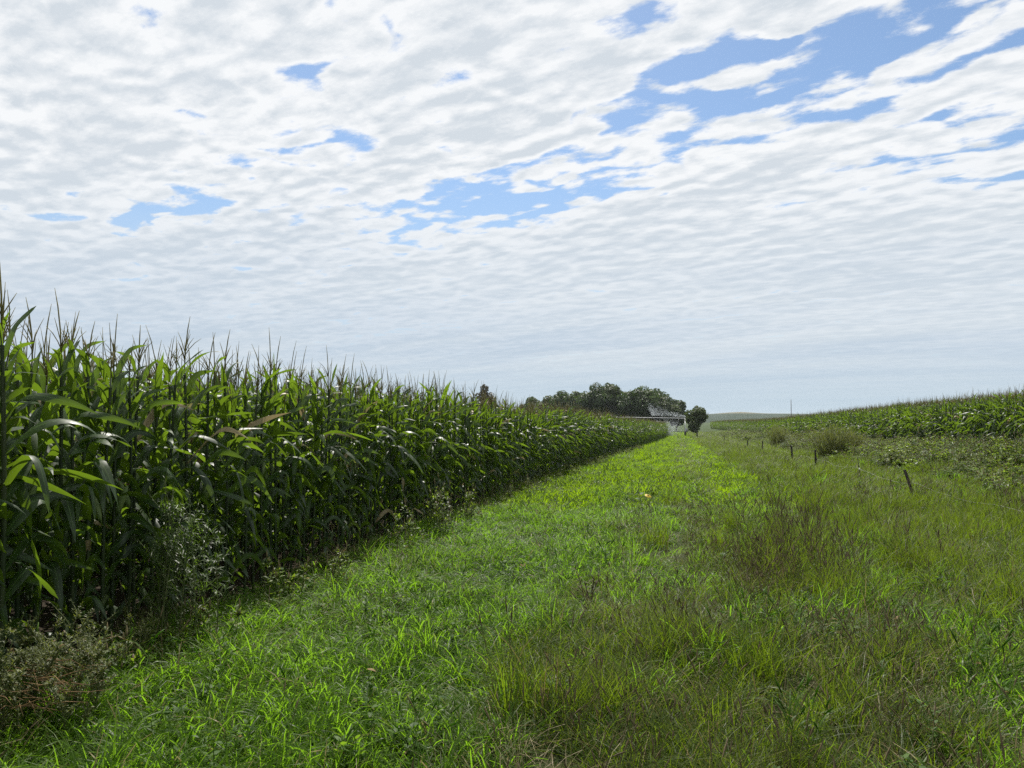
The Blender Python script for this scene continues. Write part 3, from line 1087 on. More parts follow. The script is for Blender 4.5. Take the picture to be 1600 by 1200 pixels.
def leafy_stem(rs, H, lean, n, L, w, branch=0, head=True, spread=1.0):
    """returns (stem MB, foliage MB, head MB)"""
    st, fo, hd = MB(), MB(), MB()
    az = rs.uniform(0, 6.28)
    p, sd, nn, ww = blade(H, 0.01, az, R(2), lean, 1.5, 7)
    st.tube(p, np.linspace(0.006, 0.002, 7) * (0.6 + 0.5 * H), 4, cap=False)
    lines = [(p, 1.0)]
    for b in range(branch):
        q = rs.uniform(0.25, 0.85)
        i = q * 6
        o = p[int(i)] + (p[min(int(i) + 1, 6)] - p[int(i)]) * (i % 1)
        bp, *_ = blade(H * rs.uniform(0.2, 0.45) * (1.2 - q), 0.006, rs.uniform(0, 6.28), R(rs.uniform(25, 55)), R(rs.uniform(-25, 20)), 1.2, 5)
        bp = bp + o
        st.tube(bp, np.linspace(0.003, 0.0012, 5), 3, cap=False)
        lines.append((bp, 0.8))
    tot = sum(len(l[0]) * l[1] for l in lines)
    for ln, k in lines:
        m = int(n * len(ln) * k / tot)
        for j in range(m):
            q = rs.uniform(0.12, 1.0) * (len(ln) - 1)
            i = min(int(q), len(ln) - 2)
            o = ln[i] + (ln[i + 1] - ln[i]) * (q - i)
            s = 1.15 - 0.65 * q / (len(ln) - 1)
            small_leaf(fo, rs, o, rs.uniform(0, 6.28), rs.uniform(0.7, 1.2) * L * s, w * s * rs.uniform(0.8, 1.2), R(rs.uniform(25, 75)), R(rs.uniform(5, 65)))
        if head:
            t = ln[-1]
            hd.tube([t - (ln[-1] - ln[-2]) * 0.5, t, t + np.array([0, 0, 0.05 * k])], [0.004, 0.010, 0.002], 4)
    return st, fo, hd


def weed_thing(name, label, cat, x, y, stems, mat, H, L, w, n, radius, branch, lean, head, seed, group=None):
    rs = np.random.default_rng(seed)
    root = thing(name, label, cat, (x, y, landz(x, y)), 0, group)
    for i in range(stems):
        st, fo, hd = leafy_stem(rs, H * rs.uniform(0.7, 1.05), R(rs.uniform(*lean)), n, L, w, branch, head)
        a, rr = rs.uniform(0, 6.28), radius * math.sqrt(rs.random())
        off = (rr * math.cos(a), rr * math.sin(a), -0.03)
        s = link('stem', st.mesh('weed_stem', [M_STEM]), root, off)
        link('foliage', fo.mesh('weed_foliage', [mat]), s)
        if head and hd.v:
            link('seed_head', hd.mesh('weed_head', [M_REDHEAD]), s)
    return root


def wt(px, x, *a, **k):
    X, Y = on(px, at_x(px, x))
    return X, Y


# the tall narrow-leaved weed in front of the corn
x, y = wt(298, -3.85)
weed_thing('tall_weed', 'tall grey green weed with narrow leaves on upright stems, in front of the dark corn', 'weed', x, y, 14, M_GREYWEED, 1.34, 0.085, 0.011, 170, 0.24, 9, (4, 18), False, 61)
# leafy weeds along the edge of the corn, each by what stands beside it
EDGE = [
    (446, -3.75, 4, 0.62, 'small pale leafy weed sticking up from the dark foot of the corn', 62),
    (520, -3.6, 3, 0.50, 'short leafy weed on the grass edge, next right of the pale leafy weed', 63),
    (640, -3.55, 5, 0.72, 'bushy green weed at the corn edge, leftmost of the leafy clump', 64),
    (690, -3.5, 7, 0.98, 'tallest bushy green weed at the corn edge, in the middle of the leafy clump', 65),
    (735, -3.4, 5, 0.70, 'bushy green weed at the corn edge, rightmost of the leafy clump', 66),
    (170, -3.75, 4, 0.45, 'low leafy weed growing between the dead straw and the dark corn foot', 67),
    (345, -3.6, 4, 0.42, 'low green weed on the grass edge under the tall narrow leaved weed', 68),
]
for px, ex, ns, H, lab, sd in EDGE:
    x, y = wt(px, ex)
    weed_thing('leafy_weed', lab, 'weed', x, y, ns, M_WEED, H, 0.085, 0.032, 46, 0.22, 4, (5, 30), True, sd, 'leafy weeds along the corn edge')

# the olive feathery mound in the bottom left corner
def mound():
    rs = np.random.default_rng(71)
    x, y = wt(28, -3.72)
    root = thing('feathery_weed', 'olive feathery weed mound in the near left corner, in front of the corn', 'weed', (x, y, landz(x, y)), 0)
    for i in range(46):
        st, fo, hd = leafy_stem(rs, rs.uniform(0.42, 0.80), R(rs.uniform(18, 80)), 320, 0.038, 0.010, 10, False)
        a, rr = rs.uniform(0, 6.28), 0.48 * math.sqrt(rs.random())
        s = link('stem', st.mesh('weed_stem', [M_STEM]), root, (rr * math.cos(a), rr * math.sin(a), -0.02))
        link('foliage', fo.mesh('weed_foliage', [M_KOCHIA]), s)


mound()


def straw_pile():
    rs = np.random.default_rng(72)
    x, y = wt(84, -3.45)
    root = thing('dead_straw', 'heap of flattened orange brown dead stalks lying against the olive weed mound', 'straw', (x, y, landz(x, y)), 0)
    M = plain_mat('dead_stalk', (0.12, 0.066, 0.026), (0.27, 0.165, 0.065), 18, 0.75, (1, 1, 1))
    mbs = MB()
    for i in range(84):
        a = rs.normal(0.5, 0.6)
        L = rs.uniform(0.10, 0.24)
        c = np.array([rs.normal(0, 0.13), rs.normal(0, 0.20), rs.uniform(0.20, 0.42)])
        d = np.array([math.cos(a), math.sin(a), rs.normal(-0.1, 0.32)])
        sag = np.array([0, 0, rs.uniform(-0.03, 0.05)])
        pts = [c - d * L / 2, c + sag, c + d * L / 2]
        m_ = MB()
        m_.tube(pts, [0.0020, 0.0024, 0.0012], 4)
        if i < 24:
            link('stalk', m_.mesh('dead_stalk', [M]), root)
        else:
            mbs.merge(m_)
    o = link('loose_stalks', mbs.mesh('dead_stalks', [M]), root)
    o['kind'] = 'stuff'


straw_pile()


def wild_sunflower():
    rs = np.random.default_rng(73)
    x, y = on(1003, 14.0)
    root = thing('sunflower', 'small dark leaved sunflower with one yellow bloom standing alone in the lane', 'sunflower', (x, y, landz(x, y)), 0.3)
    st = MB()
    p, *_ = blade(0.52, 0.01, 2.6, R(3), R(16), 1.4, 6)
    st.tube(p, np.linspace(0.008, 0.004, 6), 6)
    link('stem', st.mesh('sunflower_stem', [M_STEM]), root)
    for i in range(9):
        lf = MB()
        q = 0.2 + 0.75 * i / 8
        o = p[min(int(q * 5), 4)]
        small_leaf(lf, rs, o, i * 2.4 + rs.uniform(0, 0.6), rs.uniform(0.10, 0.17), 0.075, R(45), R(70), segs=6)
        link('leaf', lf.mesh('sunflower_leaf', [M_HERB]), root)
    br = MB()
    bp, *_ = blade(0.24, 0.01, 0.3, R(30), R(10), 1.2, 4)
    br.tube(bp + p[2], [0.004, 0.004, 0.0035, 0.003], 5)
    link('branch', br.mesh('sunflower_branch', [M_STEM]), root)
    yel = leaf_mat('petal', (0.66, 0.44, 0.02), (0.78, 0.56, 0.03), trans=(0.72, 0.52, 0.03), tmix=0.4, rough=0.5)
    brn = plain_mat('flower_disc', (0.05, 0.025, 0.01), (0.14, 0.07, 0.02), 60, 0.9)
    c = bp[-1] + p[2]
    ax = unit(np.array([0.2, -0.42, 0.88]))
    u = unit(np.cross(ax, [0, 0, 1.0]))
    v = np.cross(ax, u)
    dm = MB()
    dm.tube([c - ax * 0.012, c, c + ax * 0.012], [0.018, 0.028, 0.018], 10)
    disc = link('flower_head', dm.mesh('flower_disc', [brn]), root)
    for i in range(14):
        q = 2 * math.pi * i / 14
        d = math.cos(q) * u + math.sin(q) * v
        sdv = np.cross(ax, d)
        pt = MB()
        pts = np.array([c + d * t + ax * (0.01 - 0.02 * (t / 0.068) ** 2) for t in (0.02, 0.038, 0.055, 0.068)])
        pt.ribbon(pts, [sdv] * 4, [0.006, 0.011, 0.009, 0.002], rs.random())
        link('petal', pt.mesh('petal', [yel]), disc)


wild_sunflower()


def dead_weed():
    rs = np.random.default_rng(74)
    x, y = on(918, 7.25)
    root = thing('dead_weed', 'small dark brown dead weed stub standing upright in the grass', 'weed', (x, y, landz(x, y)), 0)
    M = plain_mat('dead_weed', (0.028, 0.018, 0.010), (0.075, 0.048, 0.028), 30, 0.9)
    for i in range(9):
        mb = MB()
        p, *_ = blade(rs.uniform(0.22, 0.42), 0.01, rs.uniform(0, 6.28), R(rs.uniform(0, 10)), R(rs.uniform(0, 22)), 1.3, 6)
        off = np.array([rs.normal(0, 0.022), rs.normal(0, 0.022), -0.02])
        mb.tube(p + off, np.linspace(0.006, 0.003, 6), 5)
        for j in range(5):
            q = rs.integers(2, 6)
            small_leaf(mb, rs, p[q] + off, rs.uniform(0, 6.28), rs.uniform(0.04, 0.09), 0.016, R(rs.uniform(15, 60)), R(60))
        link('stalk', mb.mesh('dead_weed_stalk', [M]), root)


dead_weed()

# the weedy bank between the fence and the right hand corn
def weed_proto(seed, stems, H, n, L, w, branch, lean, mat, head=True, radius=0.3):
    rs = np.random.default_rng(seed)
    mb = MB()
    for i in range(stems):
        st, fo, hd = leafy_stem(rs, H * rs.uniform(0.65, 1.05), R(rs.uniform(*lean)), n, L, w, branch, head)
        a, rr = rs.uniform(0, 6.28), radius * math.sqrt(rs.random())
        M = Matrix.Translation((rr * math.cos(a), rr * math.sin(a), -0.03))
        mb.merge(st, M, 1)
        mb.merge(fo, M, 0)
        if head and hd.v:
            mb.merge(hd, M, 2)
    return mb.mesh('bank_weed', [mat, M_STEM, M_REDHEAD])


BANK = [weed_proto(81, 5, 0.95, 44, 0.12, 0.055, 4, (5, 30), M_WEED), weed_proto(82, 6, 0.75, 44, 0.10, 0.05, 3, (10, 50), M_WEED),
        weed_proto(83, 6, 1.05, 70, 0.10, 0.022, 6, (4, 20), M_GREYWEED), weed_proto(84, 5, 0.60, 40, 0.14, 0.07, 2, (15, 60), M_WEED),
        weed_proto(85, 7, 0.9, 90, 0.07, 0.016, 7, (5, 35), M_KOCHIA, False), weed_proto(86, 5, 0.85, 46, 0.12, 0.05, 4, (5, 30), M_WEED, True)]
r = np.random.default_rng(87)
n = 2400
Q = np.stack([r.uniform(6.4, 11.7, n), r.uniform(14, 135, n)], 1)
f_, o_ = view_of(Q[:, 0], Q[:, 1])
Q = np.column_stack([Q, f_])
dens = smooth((Q[:, 0] - 6.9 - 0.8 * vnoise(Q[:, 0], Q[:, 1], 0.25, 88)) / 1.2)
Q = Q[(r.random(n) < dens)]
P, rot, sc = place(Q, r, 0.08, 0.75, 1.3, 120, 1000)
sc[:, 2] *= 0.52 + 0.35 * vnoise(Q[:, 0], Q[:, 1], 0.3, 89) + 0.18 * smooth((Q[:, 0] - 8.0) / 2)
kindn = vnoise(Q[:, 0], Q[:, 1], 0.22, 90) + r.normal(0, 0.35, len(Q))
pick = np.clip(((kindn + 1.0) / 2.0 * 6).astype(int), 0, 5)
scatter('weed_bank', 'waist high tangle of leafy green weeds between the fence and the right hand corn', 'weeds', BANK, P, rot, sc, pick)
# rough low weeds along the foot of the left hand corn
n = 230
Q = np.stack([r.uniform(-0.2, 0.5, n), r.uniform(4, 60, n) ** 1.0], 1)
Q[:, 0] += edge_x(Q[:, 1]) + 0.25
Q = np.column_stack([Q, Q[:, 1]])
P, rot, sc = place(Q, r, 0.1, 0.22, 0.5, 120, 400)
scatter('edge_weeds', 'low mixed weeds and seedlings at the foot of the corn', 'weeds', BANK, P, rot, sc, r.choice([1, 3, 4], n))


def feathery_shrub(px, f, H, W, label, seed, n=170, mat=None):
    """a fan of fine upright twigs with tiny leaves"""
    rs = np.random.default_rng(seed)
    x, y = on(px, f)
    root = thing('feathery_shrub', label, 'shrub', (x, y, landz(x, y)), 0, 'shrubs on the weedy bank')
    fol, tw = MB(), MB()
    for i in range(n):
        az = rs.uniform(0, 6.28)
        out = abs(rs.normal(0, 0.5))
        p, sd, nn, ww = blade(H * rs.uniform(0.65, 1.08), 0.01, az, R(4 + 26 * min(out, 1.2)), R(rs.uniform(0, 26) + 10 * out), 1.3, 6)
        a, rr = rs.uniform(0, 6.28), 0.30 * W * math.sqrt(rs.random())
        p = p + np.array([rr * math.cos(a), rr * math.sin(a), 0])
        tw.tube(p, np.linspace(0.007, 0.002, 6), 3, cap=False)
        for j in range(34):
            q = rs.uniform(0.15, 1.0) * 5
            k = min(int(q), 4)
            small_leaf(fol, rs, p[k] + (p[k + 1] - p[k]) * (q - k) + rs.normal(0, 0.02, 3), rs.uniform(0, 6.28), rs.uniform(0.09, 0.20), 0.02, R(rs.uniform(10, 45)), R(20), segs=3)
    t = link('twigs', tw.mesh('shrub_twigs', [M_STEM]), root)
    t['kind'] = 'stuff'
    fo = link('foliage', fol.mesh('shrub_foliage', [mat or M_KOCHIA]), root)
    fo['kind'] = 'stuff'


feathery_shrub(1300, 36.0, 1.65, 2.0, 'large fan shaped feathery olive shrub behind the leaning fence posts', 91)
feathery_shrub(1214, 56.0, 1.75, 1.9, 'smaller feathery olive shrub farther along the bank', 92, 120)
feathery_shrub(1328, 37.5, 1.25, 1.3, 'low feathery shrub against the right side of the large fan shaped one', 93, 90)
x, y = on(1404, 27.0)
weed_thing('leafy_weed', 'bright yellow green leafy weed on the bank above the nearest leaning fence post', 'weed', x, y, 7, leaf_mat('yellow_weed_leaf', (0.09, 0.135, 0.022), (0.14, 0.175, 0.03), trans=(0.28, 0.36, 0.04)), 0.95, 0.15, 0.075, 44, 0.4, 3, (8, 40), False, 94)

# ------------------------------------------------------------------ the electric fence
M_POST = plain_mat('post', (0.022, 0.018, 0.015), (0.060, 0.050, 0.040), 16, 0.8, (1, 1, 0.2), bump=0.4)
M_WIRE = plain_mat('wire', (0.30, 0.30, 0.28), (0.46, 0.46, 0.43), 8, 0.5)
M_WHITE = plain_mat('insulator', (0.62, 0.60, 0.55), (0.76, 0.74, 0.70), 20, 0.4)
FENCE_X = 5.2


def post(px, top, lean_x, lean_y, label, thick=0.045, bare=False):
    f = at_x(px, FENCE_X)
    x, y = on(px, f)
    z = landz(x, y)
    root = thing('fence_post', label, 'fence post', (x, y, z), 0, 'posts of the electric fence')
    root.rotation_euler = (R(lean_y), R(lean_x), R(17 * px % 60))
    mb = MB()
    h = top
    if not bare:                                    # a steel T post: flange and web, studs up the face
        b = thick * 0.5
        pr = [(-b, -0.004), (b, -0.004), (b, 0.004), (0.004, 0.004), (0.004, thick * 0.9), (-0.004, thick * 0.9), (-0.004, 0.004), (-b, 0.004)]
        V = [(p[0], p[1], -0.15) for p in pr] + [(p[0] * 0.92, p[1], h) for p in pr]
        F = [(i, (i + 1) % 8, 8 + (i + 1) % 8, 8 + i) for i in range(8)] + [(8, 9, 10, 11, 15), (11, 12, 13, 14), (11, 14, 15)]
        mb.add(V, F)
        link('bar', mb.mesh('post_bar', [M_POST], False), root)
        for k in range(7):
            sm = MB()
            zz = 0.12 + k * (h - 0.2) / 7
            sm.tube([(0, -0.004, zz), (0, -0.016, zz + 0.002)], [0.009, 0.006], 6)
            link('stud', sm.mesh('post_stud', [M_POST]), root)
    else:
        mb.tube([(0, 0, -0.1), (0.008, 0, h * 0.5), (0, 0.004, h)], [0.011, 0.010, 0.009], 7)
        link('bar', mb.mesh('stake_bar', [M_POST]), root)
    ins = MB()
    ins.tube([(0, -0.01, h * 0.55 - 0.035), (0, -0.024, h * 0.55), (0, -0.01, h * 0.55 + 0.035)], [0.012, 0.022, 0.012], 8)
    link('insulator', ins.mesh('insulator', [M_WHITE if bare else M_POST]), root)


post(1427, 0.74, -15, -6, 'nearest dark fence post, leaning hard to the left in the grass', 0.065)
post(1343, 0.78, -9, 0, 'thin bare stake with a pale insulator, between the two dark leaning posts', bare=True)
post(1274, 0.80, -8, 2, 'dark fence post leaning left in front of the large feathery shrub', 0.065)
post(1237, 0.78, -4, 1, 'dark fence post just left of the large feathery shrub', 0.08)
post(1190, 0.82, 1, 0, 'dark upright fence post in front of the smaller feathery shrub', 0.065)
post(1167, 0.72, 3, 0, 'short dark fence post standing before the pale weeds along the lane', 0.08)
post(1131, 0.85, 0, 0, 'farthest dark fence post, small beside the end of the lane', 0.08)


def fence_wire():
    zs = [(5.2, 0.50), (9.5, 0.52), (11.6, 0.40), (14.5, 0.30), (16.9, 0.42), (18.5, 0.31), (20.2, 0.34), (22.2, 0.44), (25, 0.36), (29, 0.44), (34.6, 0.42), (46.5, 0.44), (56, 0.42), (82, 0.46)]
    pts = []
    for f in np.concatenate([np.linspace(5.2, 30, 70), np.linspace(31, 82, 60)]):
        h = np.interp(f, [a for a, b in zs], [b for a, b in zs])
        t = (FENCE_X / f + SX) / CX
        x, y = on(800 + 1186 * t, f)
        pts.append((x + 0.02 * math.sin(f * 1.7), y, landz(x, y) + h + 0.015 * math.sin(f * 3.1)))
    mb = MB()
    mb.tube(pts, 0.0019, 5)
    tag(link('fence_wire', mb.mesh('fence_wire', [M_WIRE])), 'slack pale electric fence wire sagging through the tall grass between the posts', 'wire')


fence_wire()


def utility_pole():
    x, y = on(1236, 175)
    z = landz(x, y)
    root = thing('utility_pole', 'thin grey pole rising on the skyline above the right hand corn', 'pole', (x, y, z - 0.2), 0.2)
    M = plain_mat('pole_wood', (0.09, 0.075, 0.06), (0.16, 0.14, 0.12), 8, 0.85, (1, 1, 0.1))
    mb = MB()
    mb.tube([(0, 0, -0.5), (0, 0, 3), (0, 0, 6.35 - z)], [0.09, 0.08, 0.06], 10)
    link('shaft', mb.mesh('pole_shaft', [M]), root)
    mb = MB()
    mb.tube([(0, 0, 6.35 - z), (0, 0, 6.6 - z)], [0.05, 0.03], 8)
    link('cap', mb.mesh('pole_cap', [M_WIRE]), root)


utility_pole()


# ------------------------------------------------------------------ the irrigation machine and its spray
def pivot():
    M = plain_mat('galvanised_steel', (0.26, 0.27, 0.28), (0.40, 0.41, 0.42), 3, 0.45, metal=0.3)
    T = plain_mat('rubber', (0.02, 0.02, 0.02), (0.045, 0.043, 0.04), 12, 0.9)
    x, y = on(1070, 122)
    z = landz(x, y)
    root = thing('irrigation_pivot', 'long white centre pivot irrigation pipe on a wheeled tower across the lane, spraying water', 'irrigation machine', (x, y, z), 0)
    ph = 1.92 - z

    def pipe_z(u):                                   # a slight arch from tower to tower
        return ph + 0.22 * math.sin(math.pi * ((u / 48.0) % 1.0)) + 0.004 * u
    mb = MB()
    us = np.linspace(-2.5, 60, 60)
    mb.tube([(-u, 0.05 * u, pipe_z(max(u, 0))) for u in us], 0.06, 8)
    link('pipe', mb.mesh('pivot_pipe', [M]), root)
    for sgn in (-1, 1):
        lg = MB()
        lg.tube([(0, sgn * 1.9, 0.55), (0, sgn * 0.15, ph - 0.05)], 0.055, 6)
        link('leg', lg.mesh('tower_leg', [M]), root)
        wh = MB()
        ring = [(0.0, sgn * 1.9 + 0.42 * math.cos(a), 0.5 + 0.42 * math.sin(a)) for a in np.linspace(0, 2 * math.pi, 21)]
        wh.tube(ring, 0.13, 8, cap=False)
        w = link('wheel', wh.mesh('tower_tyre', [T]), root)
        hb = MB()
        hb.tube([(-0.08, sgn * 1.9, 0.5), (0.08, sgn * 1.9, 0.5)], 0.3, 14)
        link('rim', hb.mesh('tower_rim', [M]), w)
    for nm, a, b, rr in (('base_beam', (0, -1.9, 0.62), (0, 1.9, 0.62), 0.07), ('cross_brace', (0, -1.0, 1.55), (0, 1.0, 1.55), 0.035)):
        bm = MB()
        bm.tube([a, b], rr, 6)
        link(nm, bm.mesh('tower_' + nm, [M]), root)
    bx = MB()
    bx.tube([(0.2, 0.0, 0.75), (0.2, 0.0, 1.35)], [0.22, 0.22], 4)
    link('control_box', bx.mesh('control_box', [M]), root)
    for k in range(14):                              # drop hoses with sprinkler heads
        u = 1.6 + k * 2.4
        d = MB()
        d.tube([(-u, 0.05 * u, pipe_z(u) - 0.1), (-u, 0.05 * u, pipe_z(u) - 0.75)], 0.018, 5)
        d.tube([(-u, 0.05 * u, pipe_z(u) - 0.75), (-u, 0.05 * u, pipe_z(u) - 0.85)], [0.035, 0.05], 6)
        link('sprinkler', d.mesh('sprinkler', [M]), root)
    for k in range(8):                               # truss rods under the pipe
        u = 1.0 + k * 5.6
        tr = MB()
        tr.tube([(-u, 0.05 * u - 0.5, pipe_z(u) - 0.55), (-(u + 5.6), 0.05 * (u + 5.6) - 0.5, pipe_z(u + 5.6) - 0.55)], 0.009, 4)
        tr.tube([(-u, 0.05 * u - 0.5, pipe_z(u) - 0.55), (-u, 0.05 * u, pipe_z(u))], 0.02, 4)
        link('truss_rod', tr.mesh('truss_rod', [M]), root)
    gx = 5.15
    gn = MB()
    g0 = np.array([-gx, 0.05 * gx, pipe_z(gx) + 0.1])
    gn.tube([g0, g0 + np.array([0, 0, 0.25]), g0 + np.array([0.35, 0, 0.42])], [0.06, 0.06, 0.035], 7)
    link('water_gun', gn.mesh('water_gun', [M]), root)
    # water in the air: thousands of drops
    rs = np.random.default_rng(95)
    m, k = new_mat('water_drop')
    p = k.n('ShaderNodeBsdfPrincipled')
    p.inputs['Base Color'].default_value = (0.9, 0.92, 0.94, 1)
    p.inputs['Roughness'].default_value = 0.25
    t = k.n('ShaderNodeBsdfTranslucent')
    t.inputs[0].default_value = (0.9, 0.92, 0.94, 1)
    mx = k.n('ShaderNodeMixShader')
    mx.inputs[0].default_value = 0.5
    k.put(mx.inputs[1], p.outputs[0])
    k.put(mx.inputs[2], t.outputs[0])
    k.put(k.n('ShaderNodeOutputMaterial').inputs[0], mx.outputs[0])
    pts = []
    base = np.array([x, y, z])
    for i in range(1500):                            # the jet of the gun, fanned out to the right by the wind
        q = rs.random() ** 1.9
        up = rs.random() ** 1.3
        top_ = 1.45 * (1 - q) ** 1.5 + 0.40 * (1 - q) + 0.15
        pts.append(base + g0 + np.array([5.6 * q - 0.6 * up * (1 - q) ** 2 + rs.normal(0, 0.12), rs.normal(0, 0.3 + 0.6 * q), 0.30 + top_ * up * rs.uniform(0.55, 1.12) - 0.25 * q * q + rs.normal(0, 0.08)]))
    for i in range(450):                            # rain under the pipe
        u = rs.uniform(0.6, 10)
        fall = rs.random()
        pts.append(base + np.array([-u + rs.normal(0, 0.35) + 0.6 * fall, 0.05 * u + rs.normal(0, 0.9), (pipe_z(u) - 0.8) * (1 - fall)]))
    for i in range(2200):                            # drift low over the end of the corn
        a = rs.normal(0, 1, 3)
        pts.append(base + np.array([-2.6 + 0.85 * a[0], -4 + 2.5 * a[1], 1.35 + 0.65 * a[2]]))
    pts = np.array(pts)
    n = len(pts)
    s = rs.uniform(0.008, 0.018, n)
    tet = np.array([(1, 1, 1), (1, -1, -1), (-1, 1, -1), (-1, -1, 1)], float)
    V = (pts[:, None, :] + tet[None] * s[:, None, None] * np.array([1, 1, 1.6])).reshape(-1, 3)
    F = (np.arange(n)[:, None, None] * 4 + np.array([(0, 1, 2), (0, 3, 1), (0, 2, 3), (1, 3, 2)])[None]).reshape(-1, 3)
    me = bpy.data.meshes.new('water_spray')
    me.from_pydata(V.tolist(), [], F.tolist())
    me.materials.append(m)
    tag(link('water_spray', me), 'white water spray drifting right from the irrigation pipe', kind='stuff')


pivot()


# ------------------------------------------------------------------ trees
def crown_mat(name, a, b, trans):
    return leaf_mat(name, a, b, trans=trans, tmix=0.22, rough=0.55, spec=0.3, patch_scale=0.5, inst=False)


M_CROWN = [crown_mat('dark_crown', (0.022, 0.042, 0.014), (0.056, 0.086, 0.026), (0.11, 0.18, 0.035)),
           crown_mat('olive_crown', (0.034, 0.052, 0.018), (0.075, 0.098, 0.034), (0.14, 0.20, 0.045)),
           crown_mat('brown_crown', (0.040, 0.034, 0.018), (0.070, 0.060, 0.030), (0.10, 0.08, 0.04))]
M_BARK = plain_mat('bark', (0.045, 0.036, 0.028), (0.095, 0.080, 0.062), 6, 0.9, (1, 1, 0.25))


def tree(px, f, top, width, mat, label, seed, base_drop=0.0, lobes=24, leaves=4600, crown_low=0.28, ls=0.42, group='trees of the far grove'):
    """top: height of the tip above eye level in metres; width: metres"""
    rs = np.random.default_rng(seed)
    x, y = on(px, f)
    z = landz(x, y) - base_drop
    H = EYE + top - z
    root = thing('broadleaf_tree', label, 'tree', (x, y, z), 0, group)
    tr = MB()
    rb = 0.035 * H * 0.75
    tr.tube([(0, 0, -0.3), (0.02 * H, 0, H * 0.25), (0.0, 0.02 * H, H * 0.55), (0.01 * H, 0, H * 0.85)], [rb, rb * 0.75, rb * 0.45, rb * 0.12], 8)
    trunk = link('trunk', tr.mesh('tree_trunk', [M_BARK]), root)
    cen = []
    zc, rz = H * (crown_low + 1) / 2, H * (1 - crown_low) / 2
    for i in range(lobes):
        d = unit(rs.normal(0, 1, 3))
        size = width * rs.uniform(0.15, 0.24)
        q = rs.uniform(0.55, 1.0) * np.array([max(width * 0.5 - size * 0.7, 0.1)] * 2 + [max(rz - size * 0.75, 0.1)])
        cen.append((np.array([0, 0, zc]) + d * q, size))
    cen.append((np.array([rs.normal(0, 0.08) * width, 0, H - 0.15 * width]), 0.17 * width))
    cen.append((np.array([0, 0, zc]), 0.30 * width))
    for c, sz in cen[:7]:
        lb = MB()
        lb.tube([(0, 0, min(c[2] * 0.55, H * 0.5)), tuple(c * np.array([0.5, 0.5, 0.85])), tuple(c)], [rb * 0.4, rb * 0.25, rb * 0.08], 5)
        link('limb', lb.mesh('tree_limb', [M_BARK]), trunk)
    cs = np.array([c for c, s in cen])
    sz = np.array([s for c, s in cen])
    w = sz ** 2 / np.sum(sz ** 2)
    pick = rs.choice(len(cen), leaves, p=w)
    d = rs.normal(0, 1, (leaves, 3))
    d /= np.linalg.norm(d, axis=1)[:, None]
    rad = sz[pick] * (0.62 + 0.48 * rs.random(leaves) ** 0.7)
    C = cs[pick] + d * rad[:, None] * np.array([1, 1, 0.82])
    nrm = d + rs.normal(0, 0.55, (leaves, 3)) + np.array([0, 0, 0.3])
    nrm /= np.linalg.norm(nrm, axis=1)[:, None]
    u = np.cross(nrm, rs.normal(0, 1, (leaves, 3)))
    u /= np.linalg.norm(u, axis=1)[:, None]
    v = np.cross(nrm, u)
    q = ls * rs.uniform(0.55, 1.25, leaves)[:, None]
    quad = np.stack([C - u * q, C - v * q * 0.55 + nrm * q * 0.15, C + u * q, C + v * q * 0.55 + nrm * q * 0.15], 1).reshape(-1, 3)
    F = np.arange(leaves * 4).reshape(-1, 4)
    A = np.repeat(np.stack([np.zeros(leaves), rs.random(leaves) * 0.5, np.clip(rs.random(leaves) * 0.5 + rs.random(len(cen))[pick] * 0.5, 0, 1)], 1), 4, axis=0)
    mb = MB()
    mb.add(quad, [tuple(t) for t in F.tolist()], A)
    cr = link('crown', mb.mesh('tree_crown', [M_CROWN[mat]], False), root)
    cr['kind'] = 'stuff'


def up(yy, f):
    return (655 - yy) / 1186.0 * f + 0.35


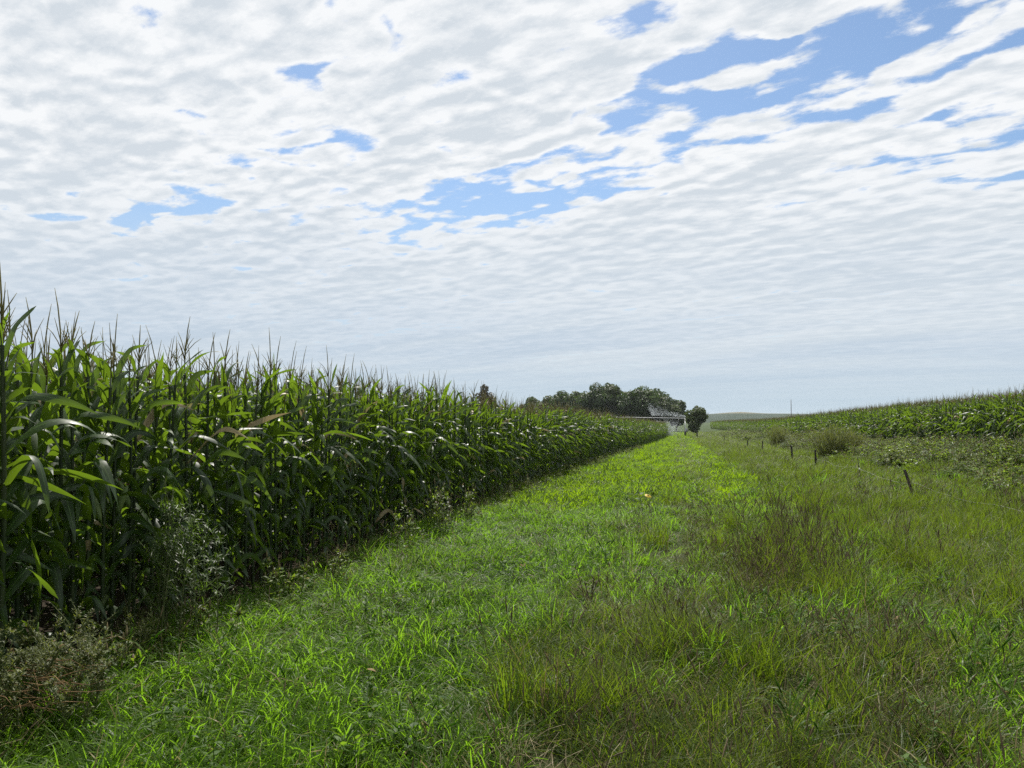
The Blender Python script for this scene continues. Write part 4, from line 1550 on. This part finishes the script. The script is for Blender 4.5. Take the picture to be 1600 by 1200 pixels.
GROVE = [
    (832, 196, 622, 5.5, 0, 'lowest dark tree at the far left end of the distant grove'),
    (857, 192, 620, 7.0, 1, 'low olive tree, second from the left end of the distant grove'),
    (884, 188, 612, 8.0, 0, 'rounded medium tree standing left of the tall twin topped trees'),
    (908, 194, 613, 6.5, 1, 'medium tree squeezed between the rounded tree and the tall twin topped pair'),
    (930, 184, 600, 7.5, 0, 'tall tree, left one of the twin topped pair in the grove'),
    (953, 186, 601, 7.0, 1, 'tall paler olive tree, right one of the twin topped pair in the grove'),
    (975, 190, 613, 6.5, 0, 'lower dark tree in the dip between the two high tops of the grove'),
    (1000, 180, 605, 8.5, 0, 'highest dark tree of the right half of the grove'),
    (1022, 184, 609, 8.0, 0, 'broad dark tree just right of the highest one, above the water spray'),
    (1040, 181, 620, 7.0, 1, 'tree with a shoulder sloping down to the right, behind the water spray'),
    (1056, 183, 627, 5.5, 0, 'smallest dark tree at the right end of the distant grove'),
]
for i, (px, f, ty, wd, mt, lab) in enumerate(GROVE):
    tree(px, f, up(ty, f), wd * 1.22, mt, lab, 200 + i, crown_low=0.16)
tree(1088, 112, up(638, 112), 3.6, 1, 'small lone round tree at the end of the lane beside the irrigation tower', 231, lobes=20, leaves=3200, crown_low=0.16, ls=0.20, group='trees standing apart')
tree(757, 150, up(603, 150), 4.4, 2, 'brownish treetop poking up alone behind the left hand corn', 232, lobes=16, leaves=2000, crown_low=0.35, ls=0.24, group='trees standing apart')


# ------------------------------------------------------------------ the air
def haze():
    m, k = new_mat('haze')
    v = k.n('ShaderNodeVolumePrincipled')
    v.inputs['Color'].default_value = (0.86, 0.91, 0.97, 1)
    v.inputs['Density'].default_value = 0.00011
    v.inputs['Anisotropy'].default_value = 0.3
    k.put(k.n('ShaderNodeOutputMaterial').inputs['Volume'], v.outputs[0])
    x, y0, y1, z0, z1 = 3300, -450, 3700, -5.5, 16.0
    V = [(a, b, c) for c in (z0, z1) for a, b in ((-x, y0), (x, y0), (x, y1), (-x, y1))]
    F = [(3, 2, 1, 0), (4, 5, 6, 7), (0, 1, 5, 4), (1, 2, 6, 5), (2, 3, 7, 6), (3, 0, 4, 7)]
    me = bpy.data.meshes.new('haze')
    me.from_pydata(V, [], F)
    me.materials.append(m)
    tag(link('haze', me), None, kind='stuff')


haze()
